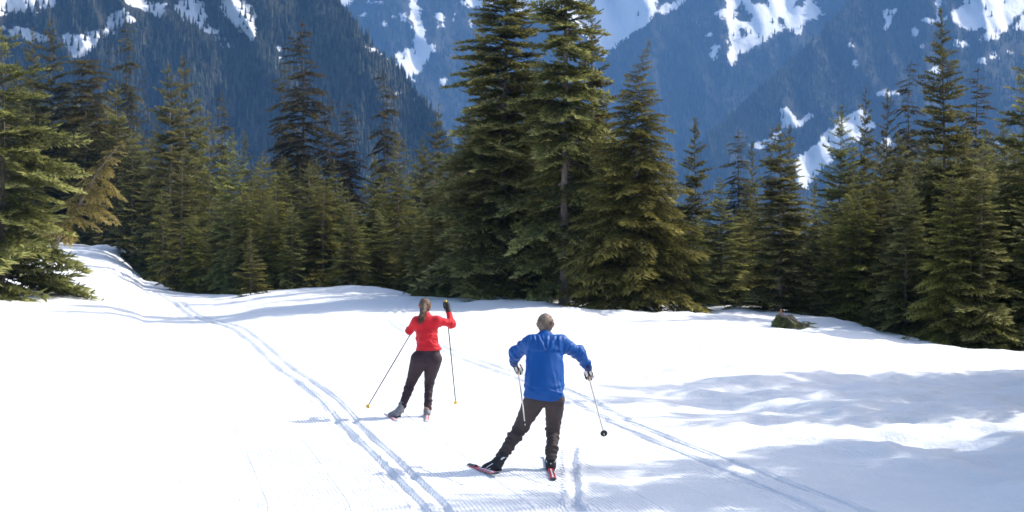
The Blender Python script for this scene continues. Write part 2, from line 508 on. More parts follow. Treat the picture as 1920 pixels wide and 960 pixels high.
def build_far_forest(name, label, mt, count, h0, h1, mat, seed, inside=0.04, rowlim=(-70, 520), aspect=0.17, dens=None):
    rng = np.random.default_rng(seed)
    nv, nu = mt['fl'].shape
    n = count * 3
    a = rng.random(n) * (nv - 1.01); b = rng.random(n) * (nu - 1.01)
    ai, bi = a.astype(int), b.astype(int)
    fa, fb = (a - ai)[:, None], (b - bi)[:, None]
    W = mt['W']
    p = (W[ai, bi] * (1 - fa) + W[ai + 1, bi] * fa) * (1 - fb) + (W[ai, bi + 1] * (1 - fa) + W[ai + 1, bi + 1] * fa) * fb
    fl = mt['fl'][ai, bi]; px = mt['PX'][ai, bi]; py = mt['PY'][ai, bi]
    clump = fbm(px / 22.0, py / 30.0, 4, seed)
    pr = np.where(fl + 9 * clump > -1.5, inside, np.where(fl > -7, 0.5, 1.0))
    pr = pr * np.clip(0.85 + 0.6 * fbm(px / 60.0, py / 60.0, 3, seed + 5), 0.15, 1)
    if dens is not None: pr = pr * dens(px, py)
    ok = (rng.random(n) < pr) & (px > -80) & (px < 2000) & (py > rowlim[0]) & (py < rowlim[1])
    p = p[ok][:count]; clump = clump[ok][:count]
    m = len(p)
    H = h0 + (h1 - h0) * rng.random(m) ** 1.4
    R = H * aspect * (0.8 + 0.5 * rng.random(m))
    k = 5
    ang0 = rng.random(m) * 6.28
    V, Fc, tone = [], [], []
    base = 0
    tn = np.clip(0.5 + 0.35 * clump + 0.35 * rng.standard_normal(m), 0, 1)
    tx, ty = rng.normal(0, 0.03, m) * H, rng.normal(0, 0.03, m) * H
    for (z0, z1, rs) in ((-0.08, 0.62, 1.0), (0.34, 1.0, 0.62)):
        ring = []
        for j in range(k):
            an = ang0 + j * 2 * math.pi / k
            rr = R * rs * (0.75 + 0.5 * rng.random(m))
            ring.append(np.stack([p[:, 0] + rr * np.cos(an), p[:, 1] + rr * np.sin(an), p[:, 2] + H * (z0 + 0.08 * rng.random(m))], -1))
        top = np.stack([p[:, 0] + tx * z1, p[:, 1] + ty * z1, p[:, 2] + H * z1], -1)
        vv = np.stack(ring + [top], 1)            # m, k+1, 3
        idx = base + np.arange(m)[:, None] * (k + 1)
        for j in range(k):
            Fc.append(np.concatenate([idx + j, idx + (j + 1) % k, idx + k], 1))
        V.append(vv.reshape(-1, 3)); tone.append(np.repeat(tn, k + 1))
        base += m * (k + 1)
    me = mesh_np(name, np.concatenate(V), np.concatenate(Fc), {"tone": np.concatenate(tone)}, smooth=False, mats=(mat,))
    o = link(name, me)
    tag(o, label, "forest", kind="stuff")


M_HILL = mountain_material("hillside", (0.020, 0.024, 0.018), (0.050, 0.048, 0.038))
M_MTN = mountain_material("mountain_face", (0.020, 0.024, 0.019), (0.044, 0.043, 0.038))
M_FAR = forest_material("distant_conifers", (0.010, 0.015, 0.010), (0.085, 0.09, 0.052))
A = build_mountain("hillside", "near forested mountainside on the left with snow patches near its top",
                   [(-500, -90), (560, -60), (625, -10), (645, 10), (700, 86), (735, 112), (790, 180), (830, 240), (880, 330), (930, 430), (1010, 540), (1100, 590), (3000, 598)],
                   1500, 1700, 70, 16, SNOW_A, [], M_HILL, 3, umax=0.06)
B = build_mountain("mountain", "distant blue mountain with snow gully and bright snow bowls",
                   [(-500, -110), (3000, -110)], 4000, 4300, 115, 14, SNOW_B, HOLES_B, M_MTN, 13, umin=-0.2)
C = build_mountain("mountain_spur", "blue mountain spur on the right falling towards the valley",
                   [(-500, 590), (1050, 560), (1150, 470), (1250, 345), (1330, 245), (1400, 178), (1480, 108), (1560, 40), (1620, -30), (1700, -90), (3000, -110)],
                   3100, 3600, 120, 13, SNOW_C, [], M_MTN, 23, umin=0.02)
build_far_forest("hillside_forest", "dense conifer forest on the near left mountainside", A, 18000, 7, 15, M_FAR, 5, inside=0.10)
build_far_forest("mountain_forest", "conifer forest on the far blue mountain", B, 20000, 14, 26, M_FAR, 6, inside=0.03)
build_far_forest("spur_forest", "conifer forest on the blue spur at the right", C, 14000, 10, 19, M_FAR, 7, inside=0.04)

# ------------------------------------------------------------------ conifers
def foliage_material(name, dark, mid, tipc):
    m = NT(name)
    info = m.n("ShaderNodeObjectInfo").outputs["Random"]
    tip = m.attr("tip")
    c = m.ramp(tip, [(0.0, dark), (0.55, mid), (1.0, tipc)])  # paler young tips, brightened further to paint sunlit tips over shaded needles
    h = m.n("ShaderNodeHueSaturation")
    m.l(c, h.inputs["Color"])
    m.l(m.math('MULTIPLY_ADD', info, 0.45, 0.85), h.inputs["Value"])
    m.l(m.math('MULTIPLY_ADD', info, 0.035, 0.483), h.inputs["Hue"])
    m.set(Base_Color=h.outputs[0], Roughness=0.6)
    m.b.inputs["Specular IOR Level"].default_value = 0.18
    tr = m.n("ShaderNodeBsdfTranslucent")
    m.l(h.outputs[0], tr.inputs[0])
    mx = m.n("ShaderNodeMixShader"); mx.inputs[0].default_value = 0.36
    m.l(m.b.outputs[0], mx.inputs[1]); m.l(tr.outputs[0], mx.inputs[2])
    m.l(mx.outputs[0], m.out.inputs["Surface"])
    return m.m


def bark_material(name, a, b):
    m = NT(name)
    co = m.n("ShaderNodeTexCoord").outputs["Object"]
    mp = m.n("ShaderNodeMapping"); mp.inputs["Scale"].default_value = (1, 1, 0.3)
    m.l(co, mp.inputs[0])
    f = m.noise(9, mp.outputs[0], 5, 0.7)
    m.set(Base_Color=m.ramp(f, [(0.3, a), (0.7, b)]), Roughness=0.9, Normal=m.bump(f, 0.03))
    return m.m


M_BARK = bark_material("grey_brown_bark", (0.06, 0.045, 0.035), (0.19, 0.155, 0.125))
M_BARKL = bark_material("pale_dead_bark", (0.11, 0.088, 0.072), (0.30, 0.25, 0.215))
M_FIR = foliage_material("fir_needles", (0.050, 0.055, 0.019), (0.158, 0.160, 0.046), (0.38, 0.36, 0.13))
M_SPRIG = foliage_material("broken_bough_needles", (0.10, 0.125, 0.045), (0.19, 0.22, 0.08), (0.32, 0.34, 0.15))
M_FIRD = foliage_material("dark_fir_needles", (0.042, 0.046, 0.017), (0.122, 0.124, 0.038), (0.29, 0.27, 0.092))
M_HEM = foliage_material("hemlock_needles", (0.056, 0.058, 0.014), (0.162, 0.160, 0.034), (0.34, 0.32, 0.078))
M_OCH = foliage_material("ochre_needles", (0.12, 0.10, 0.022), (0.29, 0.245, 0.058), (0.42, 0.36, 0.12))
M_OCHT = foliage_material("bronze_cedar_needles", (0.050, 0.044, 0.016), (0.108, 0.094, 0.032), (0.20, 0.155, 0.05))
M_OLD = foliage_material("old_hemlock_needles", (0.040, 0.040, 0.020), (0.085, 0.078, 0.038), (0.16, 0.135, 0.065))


def branch_template(seed, nsec, seclen, tl, tw, droop, sag, ang=52, updens=0.3, gap=0.0, step=0.045, tipdroop=0.0):
    """unit length spray along +X: returns tris (T,3,3), tip (T,), axis pts"""
    r = np.random.default_rng(seed)
    ts = np.linspace(0.10, 0.985, nsec)
    def axis(t): return np.stack([t, 0 * t, sag * t - droop * t * t], -1)
    P0, D0, Lq, TP = [], [], [], []
    def twig(p, d, L, tipv):
        n = max(2, int(L / step))
        for q in (np.arange(n) + 0.6) / n:
            hang = np.array([0, 0, -tipdroop * L * q * q])
            for sd in (-1, 1):
                pp = p + d * L * q + hang + r.normal(0, 0.008, 3)
                a = sd * math.radians(r.uniform(22, 62))
                e = np.array([d[0] * math.cos(a) - d[1] * math.sin(a), d[0] * math.sin(a) + d[1] * math.cos(a), d[2] + r.uniform(-0.35, 0.45) - tipdroop * q])
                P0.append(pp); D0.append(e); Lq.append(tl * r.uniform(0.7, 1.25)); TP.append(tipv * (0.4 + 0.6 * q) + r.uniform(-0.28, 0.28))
            if r.random() < updens:
                pp = p + d * L * q + hang
                P0.append(pp); D0.append(d * 0.7 + np.array([r.normal(0, .3), r.normal(0, .3), 0.75])); Lq.append(tl * r.uniform(0.5, 0.9)); TP.append(tipv * q + r.uniform(-0.1, 0.3))
        P0.append(p + d * L + np.array([0, 0, -tipdroop * L])); D0.append(d + np.array([0, 0, -tipdroop])); Lq.append(tl); TP.append(tipv + 0.15)
    for t in ts:
        for sd in (-1, 1):
            if r.random() < gap: continue
            L = (seclen * (1 - t) ** 0.85 * min(1, t / 0.22) + 0.05) * r.uniform(0.75, 1.2)
            a = sd * math.radians(ang + r.uniform(-10, 10))
            d = np.array([math.cos(a), math.sin(a), r.uniform(-0.22, 0.12)])
            twig(axis(np.array([t + r.uniform(-.01, .01)]))[0], d, L, 0.35 + 0.5 * t)
    for t in np.linspace(0.2, 1.0, int(0.8 / step)):
        a = r.uniform(-0.9, 0.9)
        P0.append(axis(np.array([t]))[0]); D0.append(np.array([math.cos(a), math.sin(a), 0.4 * r.random() + sag - 2 * droop * t])); Lq.append(tl); TP.append(0.3 + 0.6 * t)
    P0, D0, Lq = np.array(P0), np.array(D0), np.array(Lq)
    D0 /= np.linalg.norm(D0, axis=1, keepdims=True)
    w = np.cross(D0, r.normal(0, 1, D0.shape)); w /= np.linalg.norm(w, axis=1, keepdims=True)
    zz = np.cross(D0, np.array([0, 0, 1.0])); zz /= (np.linalg.norm(zz, axis=1, keepdims=True) + 1e-6)
    w = w * 0.55 + zz * 0.8; w /= np.linalg.norm(w, axis=1, keepdims=True)
    w *= (tw * r.uniform(0.7, 1.3, len(P0)))[:, None]
    tri = np.stack([P0 - w * .5 - D0 * (Lq * .25)[:, None], P0 + w * .5 - D0 * (Lq * .1)[:, None], P0 + D0 * Lq[:, None]], 1)
    return tri.astype(np.float32), np.clip(np.array(TP), 0, 1).astype(np.float32), axis(np.linspace(0, 1, 4))


TPL = {
    'fir': [branch_template(s, 17, 0.40, 0.085, 0.034, 0.10, 0.05, updens=0.5) for s in (1, 2, 3, 4)],
    'firs': [branch_template(s, 9, 0.36, 0.13, 0.05, 0.06, 0.10, step=0.085, updens=0.5) for s in (5, 6, 7)],
    'hem': [branch_template(s, 15, 0.36, 0.09, 0.030, 0.34, 0.10, ang=48, tipdroop=0.5) for s in (8, 9, 10, 11)],
    'hems': [branch_template(s, 8, 0.34, 0.13, 0.045, 0.30, 0.12, ang=48, step=0.09, tipdroop=0.5) for s in (12, 13)],
    'old': [branch_template(s, 14, 0.36, 0.10, 0.038, 0.22, 0.02, gap=0.14, step=0.05, tipdroop=0.15) for s in (14, 15, 16, 17)],
    'olds': [branch_template(s, 7, 0.36, 0.14, 0.05, 0.20, 0.05, gap=0.2, step=0.09, tipdroop=0.15) for s in (18, 19)],
}


def tube_np(path, rad, k=8):
    path = np.asarray(path, float); n = len(path)
    tan = np.gradient(path, axis=0); tan /= np.linalg.norm(tan, axis=1, keepdims=True)
    ref = np.where(np.abs(tan[:, 2:3]) > 0.9, np.array([[1.0, 0, 0]]), np.array([[0, 0, 1.0]]))
    a = np.cross(tan, ref); a /= np.linalg.norm(a, axis=1, keepdims=True)
    b = np.cross(tan, a)
    an = np.arange(k) * 2 * math.pi / k
    V = path[:, None] + (np.asarray(rad)[:, None, None]) * (a[:, None] * np.cos(an)[None, :, None] + b[:, None] * np.sin(an)[None, :, None])
    idx = np.arange(n * k).reshape(n, k)
    nx = np.roll(idx, -1, 1)
    Fq = np.stack([idx[:-1], nx[:-1], nx[1:], idx[1:]], -1).reshape(-1, 4)
    return V.reshape(-1, 3), Fq


def join(parts):
    Vs, Fs, o = [], [], 0
    for v, f in parts:
        Vs.append(v); Fs.append(f + o); o += len(v)
    return np.concatenate(Vs), np.concatenate(Fs)


def make_conifer(name, seed, H, R, kind, foliage, bark=None, hb=0.03, nwh=26, per=6, prof=0.85, pitch=(-14, 28), irr=0.18, gap=0.0,
                 trunk_r=0.011, path=None, lean_top=0.0, az_bias=None, spike=0.05, minlen=0.25, dead=0, clear_front=None, bulge=0.0, hang=0.0):
    """returns (trunk mesh, crown mesh) of a tree standing at the origin"""
    r = np.random.default_rng(seed)
    hh = np.linspace(0, 1, 14)
    if path is None:
        ph1, ph2 = r.uniform(0, 6.28, 2)
        px = 0.008 * H * np.sin(hh * 5 + ph1) * hh + lean_top * R * sstep(0.82, 1.0, hh) ** 1.4
        py = 0.008 * H * np.sin(hh * 4 + ph2) * hh
        px -= px[0]; py -= py[0]
        pts = np.stack([px, py, hh * H - 0.35 * (hh == 0)], -1)
    else:
        pts = np.array([[np.interp(t, np.linspace(0, 1, len(path)), np.array(path)[:, i]) for i in range(3)] for t in hh])
    rad = np.maximum(trunk_r * H * (1 - hh) ** 0.9, 0.012) * np.where(hh == 0, 1.35, 1.0)
    parts = [tube_np(pts, rad, 9)]
    limbs = []
    tp = lambda f: np.array([np.interp(f, hh, pts[:, i]) for i in range(3)])
    tris, tips = [], []
    groups = {}
    hs = hb + (1 - hb) * (np.linspace(0, 0.985, nwh) ** 0.95)
    for wi, f in enumerate(hs):
        g = (f - hb) / (1 - hb)
        np_ = per if g < 0.8 else max(4, per - 1)
        a0 = r.uniform(0, 6.28)
        for j in range(np_ + (1 if r.random() < 0.4 else 0)):
            if r.random() < gap: continue
            fj = np.clip(f + r.uniform(-0.5, 0.5) * (1 - hb) / nwh * 0.8, 0, 0.99)
            gj = (fj - hb) / (1 - hb)
            L = R * ((1 - gj) ** prof * (1 - bulge * (1 - gj) ** 6)) * r.uniform(1 - 1.6 * irr, 1 + irr)
            L = max(L, minlen * (0.5 + 0.5 * (1 - gj)))
            az = a0 + j * 6.283 / np_ + r.uniform(-0.3, 0.3)
            if az_bias is not None and math.cos(az - az_bias) < r.uniform(-1.5, -0.1): L *= 0.6
            if clear_front and fj < clear_front and math.cos(az + math.pi / 2) > 0.5 and r.random() < 0.72: continue
            pit = math.radians(pitch[0] + (pitch[1] - pitch[0]) * gj ** 1.3 + r.uniform(-7, 7))
            long_ = L > 1.15
            key = (kind if long_ else kind + 's', int(r.integers(0, len(TPL[kind if long_ else kind + 's']))))
            groups.setdefault(key, []).append((tp(fj), L, az, pit, r.uniform(-0.35, 0.35), r.uniform(-0.15, 0.15)))
    for (k, ti), lst in groups.items():
        T, tipv, ax = TPL[k][ti]
        M = []
        for (o, L, az, pit, roll, tv) in lst:
            ca, sa, cp, sp, cr, sr = math.cos(az), math.sin(az), math.cos(pit), math.sin(pit), math.cos(roll), math.sin(roll)
            Rz = np.array([[ca, -sa, 0], [sa, ca, 0], [0, 0, 1]]); Ry = np.array([[cp, 0, -sp], [0, 1, 0], [sp, 0, cp]]); Rx = np.array([[1, 0, 0], [0, cr, -sr], [0, sr, cr]])
            m = Rz @ Ry @ Rx * L
            M.append(m)
            axp = ax @ m.T + o
            limbs.append(tube_np(axp, np.array([0.017, 0.012, 0.008, 0.003]) * (L * 0.75 + 0.25), 3))
        M = np.array(M, dtype=np.float32); O = np.array([q[0] for q in lst], dtype=np.float32)
        W = np.einsum('bij,tkj->btki', M, T) + O[:, None, None, :]
        tris.append(W.reshape(-1, 3, 3))
        tv = np.array([q[5] for q in lst], dtype=np.float32)
        tips.append((tipv[None] + tv[:, None]).ravel())
    # leader
    if spike:
        n = 26
        tt = 1 - spike * r.random(n)
        an = r.uniform(0, 6.28, n)
        base = np.array([tp(t) for t in tt])
        d = np.stack([np.cos(an) * .7, np.sin(an) * .7, np.full(n, .7)], -1)
        w = np.cross(d, np.array([0, 0, 1.0])) * 0.03
        tris.append(np.stack([base - w, base + w, base + d * 0.14], 1).astype(np.float32)); tips.append(np.full(n, 0.7))
    for q in range(dead):                                    # bare dead twigs low on the trunk
        f = r.uniform(0.05, max(hb, 0.35)); az = r.uniform(0, 6.28); L = R * r.uniform(0.2, 0.5)
        o = tp(f); e = o + np.array([math.cos(az) * L, math.sin(az) * L, -0.25 * L + r.uniform(-.1, .3) * L])
        limbs.append(tube_np(np.stack([o, (o + e) / 2 + [0, 0, .05 * L], e]), [0.022, 0.014, 0.005], 3))
    tv, tf = join(parts)
    trunk = mesh_np(name + "_trunk", tv, tf, mats=(bark or M_BARK,))
    T = np.concatenate(tris)
    lv, lf = join(limbs)
    lt = np.concatenate([lf[:, [0, 1, 2]], lf[:, [0, 2, 3]]])
    nT = len(T) * 3
    crown = mesh_np(name + "_crown", np.concatenate([T.reshape(-1, 3), lv]), np.concatenate([np.arange(nT).reshape(-1, 3), lt + nT]),
                    {"tip": np.concatenate([np.repeat(np.clip(np.concatenate(tips), 0, 1), 3), np.zeros(len(lv))])}, smooth=False,
                    mats=(foliage, bark or M_BARK), mat_idx=np.concatenate([np.zeros(len(T)), np.ones(len(lt))]))
    return dict(trunk=trunk, crown=crown, H=H, R=R)


PROTO = {
    'fir1': make_conifer('fir', 101, 13, 2.6, 'fir', M_FIR, nwh=23, per=7, prof=0.60, irr=0.28, gap=0.12, bark=M_BARKL),
    'fir2': make_conifer('fir', 102, 13, 2.6, 'fir', M_FIR, nwh=21, per=7, prof=0.66, irr=0.28, dead=8, hb=0.04),
    'fir3': make_conifer('fir', 103, 12, 2.3, 'fir', M_FIRD, nwh=22, per=7, prof=0.60, irr=0.3),
    'spire1': make_conifer('spire', 104, 9, 1.5, 'fir', M_FIR, nwh=29, per=6, prof=0.52, pitch=(-20, 35), irr=0.3, gap=0.08, trunk_r=0.007, spike=0.12, bark=M_BARKL),
    'spire2': make_conifer('spire', 105, 9, 1.5, 'hem', M_HEM, nwh=28, per=6, prof=0.52, pitch=(-5, 35), irr=0.33, gap=0.1, trunk_r=0.007, spike=0.1, bark=M_BARKL),
    'spire3': make_conifer('spire', 106, 9, 1.45, 'fir', M_FIRD, nwh=28, per=6, prof=0.55, pitch=(-16, 35), irr=0.33, gap=0.1, trunk_r=0.007, spike=0.12),
    'old1': make_conifer('old', 107, 16, 2.1, 'old', M_OLD, nwh=38, per=7, prof=0.42, pitch=(-22, 12), irr=0.4, gap=0.08, hb=0.08, trunk_r=0.011, dead=14, spike=0.02),
    'old2': make_conifer('old', 108, 16, 1.9, 'old', M_OLD, nwh=34, per=7, prof=0.36, pitch=(-28, 5), irr=0.45, gap=0.12, hb=0.1, trunk_r=0.010, dead=20, spike=0.02, lean_top=0.25),
    'hem1': make_conifer('hemlock', 109, 12, 2.5, 'hem', M_HEM, nwh=27, per=7, prof=0.68, pitch=(-2, 30), irr=0.25, lean_top=0.15),
    'ochre1': make_conifer('ochre', 110, 13, 2.6, 'hem', M_OCHT, nwh=26, per=7, prof=0.28, pitch=(0, 18), irr=0.3, hb=0.05, dead=10, spike=0.01),
    'snag1': make_conifer('snag', 111, 12, 0.9, 'old', M_OLD, nwh=20, per=4, prof=0.3, pitch=(-25, 0), irr=0.6, gap=0.45, hb=0.35, trunk_r=0.007, dead=26, spike=0.0, bark=M_BARK),
    'little1': make_conifer('little', 112, 3.2, 0.75, 'fir', M_HEM, nwh=17, per=7, prof=0.75, pitch=(-8, 35), irr=0.3, gap=0.05, trunk_r=0.009, spike=0.2, bark=M_BARKL),
    'bigA': make_conifer('big', 121, 19, 3.6, 'fir', M_FIR, nwh=38, per=8, prof=0.50, pitch=(-20, 22), irr=0.28, gap=0.06, trunk_r=0.0105),
    'bigB': make_conifer('big', 122, 20, 3.5, 'fir', M_FIR, nwh=36, per=8, prof=0.55, pitch=(-22, 18), irr=0.32, gap=0.08, trunk_r=0.0125, hb=0.06, dead=24, clear_front=0.32, bark=M_BARKL),
    'bigC': make_conifer('big', 123, 11, 3.2, 'hem', M_HEM, nwh=36, per=8, prof=0.85, pitch=(2, 26), irr=0.2, lean_top=0.2, trunk_r=0.0095, bark=M_BARKL),
    'leftfir': make_conifer('left', 124, 10.5, 4.3, 'fir', M_FIR, nwh=20, per=7, prof=0.72, pitch=(-22, 25), irr=0.36, gap=0.2, bulge=0.05),
    'rightfir': make_conifer('right', 125, 9.5, 2.1, 'fir', M_FIRD, nwh=30, per=7, prof=0.72, pitch=(-16, 24), irr=0.22),
}

_rt = np.random.default_rng(77)


def plant(proto, x, y, top_z=None, H=None, half_w=None, rot=None, name=None, label=None, group=None):
    p = PROTO[proto]
    z0 = gz(x, y)
    if H is None: H = top_z - z0
    sz = H / p['H']
    sx = (half_w / p['R']) if half_w else sz
    nm = name or {'hem1': 'hemlock_tree', 'bigC': 'hemlock_tree', 'old1': 'hemlock_tree', 'old2': 'hemlock_tree', 'ochre1': 'cedar_tree', 'snag1': 'dead_tree'}.get(proto, 'fir_tree')
    e = link(nm, None, loc=(x, y, z0 - 0.05))
    e.empty_display_size = 0.3
    e.rotation_euler = (0, 0, _rt.uniform(0, 6.28) if rot is None else rot)
    e.scale = (sx, sx, sz)
    tag(e, label, "tree", group)
    link("trunk", p['trunk'], e)
    link("crown", p['crown'], e)
    return e


# trees one can tell apart: prototype, base column, top row, metres beyond the crest (or distance), half width in px, rotation, label
FT = [
    ('leftfir', 4, 48, -50.0, 225, 0.3, "large pale green fir with wide skirts at the left edge of the snow"),
    ('fir3', 98, 32, 112, 58, None, "dark ragged tree with the tallest top at the upper left"),
    ('fir3', 62, 52, 116, 56, None, "dark green narrow tree just left of the tallest upper left tree"),
    ('fir3', 30, 110, 118, 60, None, "dark conifer half hidden behind the large left edge fir"),
    ('ochre1', 165, 108, 112, 62, 0.5, "ochre tinged flat topped tree behind the leaning sapling"),
    ('snag1', 204, 64, 120, 12, None, "thin bare snag rising behind the ochre flat topped tree"),
    ('old2', 240, 36, 119, 32, None, "thin dark ragged spire right of the ochre flat topped tree"),
    ('snag1', 268, 118, 117, 16, None, "short crooked snag with a tufted top right of the thin dark spire"),
    ('spire1', 216, 150, 109, 40, None, "slim pale trunked fir between the ochre tree and the thin spire"),
    ('fir1', 318, 118, 84, 70, 1.0, "tall green fir with a visible trunk right of the leaning sapling"),
    ('spire1', 345, 104, 90, 42, None, "slim fir with a bare pale leader just right of the tall trunked fir"),
    ('fir2', 372, 165, 88, 44, None, "green fir with a stubby top right of the two bare leaders"),
    ('old2', 418, 168, 86, 26, 2.2, "dark tree with a crooked nodding top standing alone left of centre"),
    ('fir2', 252, 235, 104, 52, None, "broad dark fir behind the snow bank at the bend of the trail"),
    ('spire2', 392, 205, 79, 40, None, "olive spire below the tree with the nodding top"),
    ('spire1', 434, 248, 78, 36, None, "slim fir with a light trunk right of the nodding tree"),
    ('spire3', 458, 245, 80, 28, None, "thin dark green spire with its tip against the blue hillside"),
    ('spire2', 492, 282, 77, 34, None, "yellowish thin tree with pale trunk left of the giant hemlock"),
    ('little1', 470, 428, 68.5, 36, None, "small yellow green sapling at the snow edge with its trunk showing"),
    ('spire2', 516, 320, 76, 34, None, "slender olive tree below the left shoulder of the giant hemlock"),
    ('old1', 566, 38, 98, 58, 0.7, "giant dark hemlock towering left of centre"),
    ('old2', 532, 112, 100, 34, 1.3, "dark side top leaning on the giant hemlock from the left"),
    ('spire1', 578, 300, 75, 38, None, "slim fir in front of the foot of the giant hemlock"),
    ('old2', 617, 182, 97, 36, None, "dark hemlock just right of the giant hemlock"),
    ('old1', 652, 192, 96, 40, None, "dark broad hemlock between the giant and the double crowned spire"),
    ('spire2', 606, 330, 74, 36, None, "olive slim tree in front of the dark hemlock pair"),
    ('spire1', 642, 345, 75, 34, None, "thin pale trunked fir above the shaded snow hump"),
    ('spire2', 662, 378, 72, 36, None, "short bushy olive fir at the edge of the shaded snow hump"),
    ('old2', 722, 128, 96, 34, 3.0, "dark narrow tree with a double crown standing free in front of the blue slope"),
    ('spire2', 748, 248, 76, 40, None, "olive tree with a bright bare trunk right of the double crowned spire"),
    ('spire3', 702, 290, 78, 34, None, "slim dark fir below the double crowned spire"),
    ('spire1', 716, 400, 73, 34, None, "short green fir low in front of the double crowned spire"),
    ('fir2', 820, 192, 92, 54, None, "bushy fir with a blunt brownish top left of the twin giants"),
    ('fir3', 790, 255, 84, 46, None, "dark fir above the head of the skier in red"),
    ('fir1', 868, 300, 62, 62, None, "broad fir skirting the left foot of the twin giants"),
    ('bigA', 944, -130, 52.0, 146, 0.4, "left one of the twin giant firs rising out of the picture"),
    ('fir3', 905, -5, 60, 62, None, "dark fir merging with the left side of the twin giants"),
    ('bigB', 1058, -240, 50.0, 122, 0.0, "right one of the twin giant firs with its bare pale lower trunk showing"),
    ('fir3', 1108, -30, 58, 66, None, "dark fir close behind the right twin giant"),
    ('bigC', 1190, 72, 48.8, 142, 0.0, "wide olive hemlock with a bent tip above the skier in blue"),
    ('fir2', 1130, 440, 48.5, 40, None, "low green fir between the bare pale trunk and the olive hemlock"),
    ('spire3', 1304, 218, 63, 42, None, "thin dark spire standing right of the olive hemlock"),
    ('hem1', 1300, 400, 49.5, 48, None, "low olive hemlock at the right foot of the bent tip hemlock"),
    ('old2', 1386, 240, 78, 36, None, "dark thin tree with a bent back top in the gap right of centre"),
    ('spire3', 1412, 262, 76, 28, None, "dark slim spire beside the thin tree in the gap"),
    ('old2', 1447, 236, 80, 28, 1.0, "dark flat topped tree behind the pale leader of the gap fir"),
    ('spire1', 1352, 330, 52, 40, None, "young fir with light tips left of the gap fir"),
    ('fir1', 1462, 228, 49.5, 80, 0.8, "gap fir with a pale bare leader and wide skirts above the fallen branches"),
    ('spire3', 1482, 232, 64, 30, None, "slim dark spire close behind the gap fir"),
    ('spire1', 1528, 340, 62, 30, None, "thin young fir in front of the white snow chute"),
    ('spire1', 1574, 196, 58, 50, None, "fir with a long bare leader at the right of the white snow chute"),
    ('fir3', 1622, 160, 60, 42, None, "tall slim fir with twin thin tips right of the snow chute"),
    ('spire3', 1662, 165, 58, 40, None, "slim fir left of the dark crooked top on the right"),
    ('old2', 1704, 108, 66, 34, 0.4, "dark crooked topped tree left of the tall right hand fir"),
    ('rightfir', 1768, 14, 47, 118, 0.9, "tall right hand fir with open whorled top"),
    ('old1', 1832, 124, 58, 50, None, "brownish fir with a loose top right of the tall right hand fir"),
    ('fir1', 1925, 82, 44, 96, 1.9, "big fir cut by the right edge of the picture"),
    ('fir2', 1600, 330, 50, 56, None, "bushy mid green fir at the snow rim below the twin thin tips"),
    ('fir3', 1690, 330, 47, 60, None, "dark low fir at the snow rim left of the tall right hand fir"),
    ('fir2', 1850, 330, 43.5, 60, None, "low bushy fir at the snow rim near the right edge"),
]
for (pr, px, ty, d, hw, rot, lab) in FT:
    d = abs(d)
    if 430 < px < 860 and d < 82: d -= 7.5
    w = P(px, ty, d)
    hw *= {'f': 1.2, 's': 1.45, 'o': 1.25}.get(pr[0], 1.0) if pr not in ('snag1', 'ochre1') else 1.15
    plant(pr, w[0], d, top_z=w[2], half_w=hw * d / F, rot=rot, label=lab)

# the mass of the forest behind
SKY_U = [(-900, 150), (-200, 130), (0, 120), (100, 140), (200, 185), (300, 220), (400, 275), (450, 310), (520, 290), (600, 290), (700, 310), (760, 300), (830, 250), (900, 190), (1000, 120), (1150, 200),
         (1250, 290), (1300, 345), (1350, 355), (1400, 320), (1480, 345), (1530, 365), (1600, 270), (1700, 235), (1800, 215), (1920, 215), (2100, 200), (3200, 200)]
rf = np.random.default_rng(5)


def zone_label(k, px):
    kind = {'fir1': 'full green fir', 'fir2': 'loose green fir', 'fir3': 'dark fir', 'spire1': 'slim pale trunked fir', 'spire2': 'slim olive tree',
            'spire3': 'slim dark fir', 'old1': 'ragged brownish hemlock', 'hem1': 'olive drooping hemlock'}.get(k, 'thin ragged hemlock')
    zone = ((290, 'above the snow bank at the far left'), (520, 'in the belt left of the giant hemlock'), (830, 'in the belt between the giant hemlock and the twin giants'),
            (1280, 'hidden among the twin giants at the centre'), (1560, 'in the low gap right of the twin giants'), (9999, 'in the tall stand at the right'))
    return kind + ' ' + next(z for lim, z in zone if px < lim)


su = np.array(SKY_U, float)
n_fill = 0
for row, (dmin, dmax, step, lo, hi) in enumerate(((2.0, 7.0, 25, 40, 200), (8.0, 18.0, 25, 0, 110), (20.0, 34.0, 24, -10, 60))):
    px = -220 + rf.uniform(0, 20)
    while px < 2130:
        pxx = px + rf.uniform(-9, 9)
        px += step * rf.uniform(0.75, 1.3)
        u = (pxx - 960) / F
        d = float(crest_d(u)) + rf.uniform(dmin, dmax)
        if 980 < pxx < 1130 and d < 54: d = 54 + rf.uniform(0, 4)
        top = np.interp(pxx, su[:, 0], su[:, 1]) + rf.uniform(lo, hi)
        k = rf.choice(['fir1', 'fir2', 'fir3', 'spire1', 'spire2', 'spire3', 'old1', 'hem1'], p=[.22, .22, .24, .04, .08, .04, .04, .12])
        if row == 0 and k[0] == 'o': k = 'fir2'
        w = P(pxx, top, d)
        H = w[2] - gz(w[0], d)
        if H < 2.5: continue
        hw = min(H, 13) * rf.uniform(0.18, 0.26)
        plant(str(k), w[0], d, top_z=w[2], half_w=hw, name='conifer_tree', label=zone_label(str(k), pxx), group="forest belt: " + zone_label(str(k), pxx))
        n_fill += 1

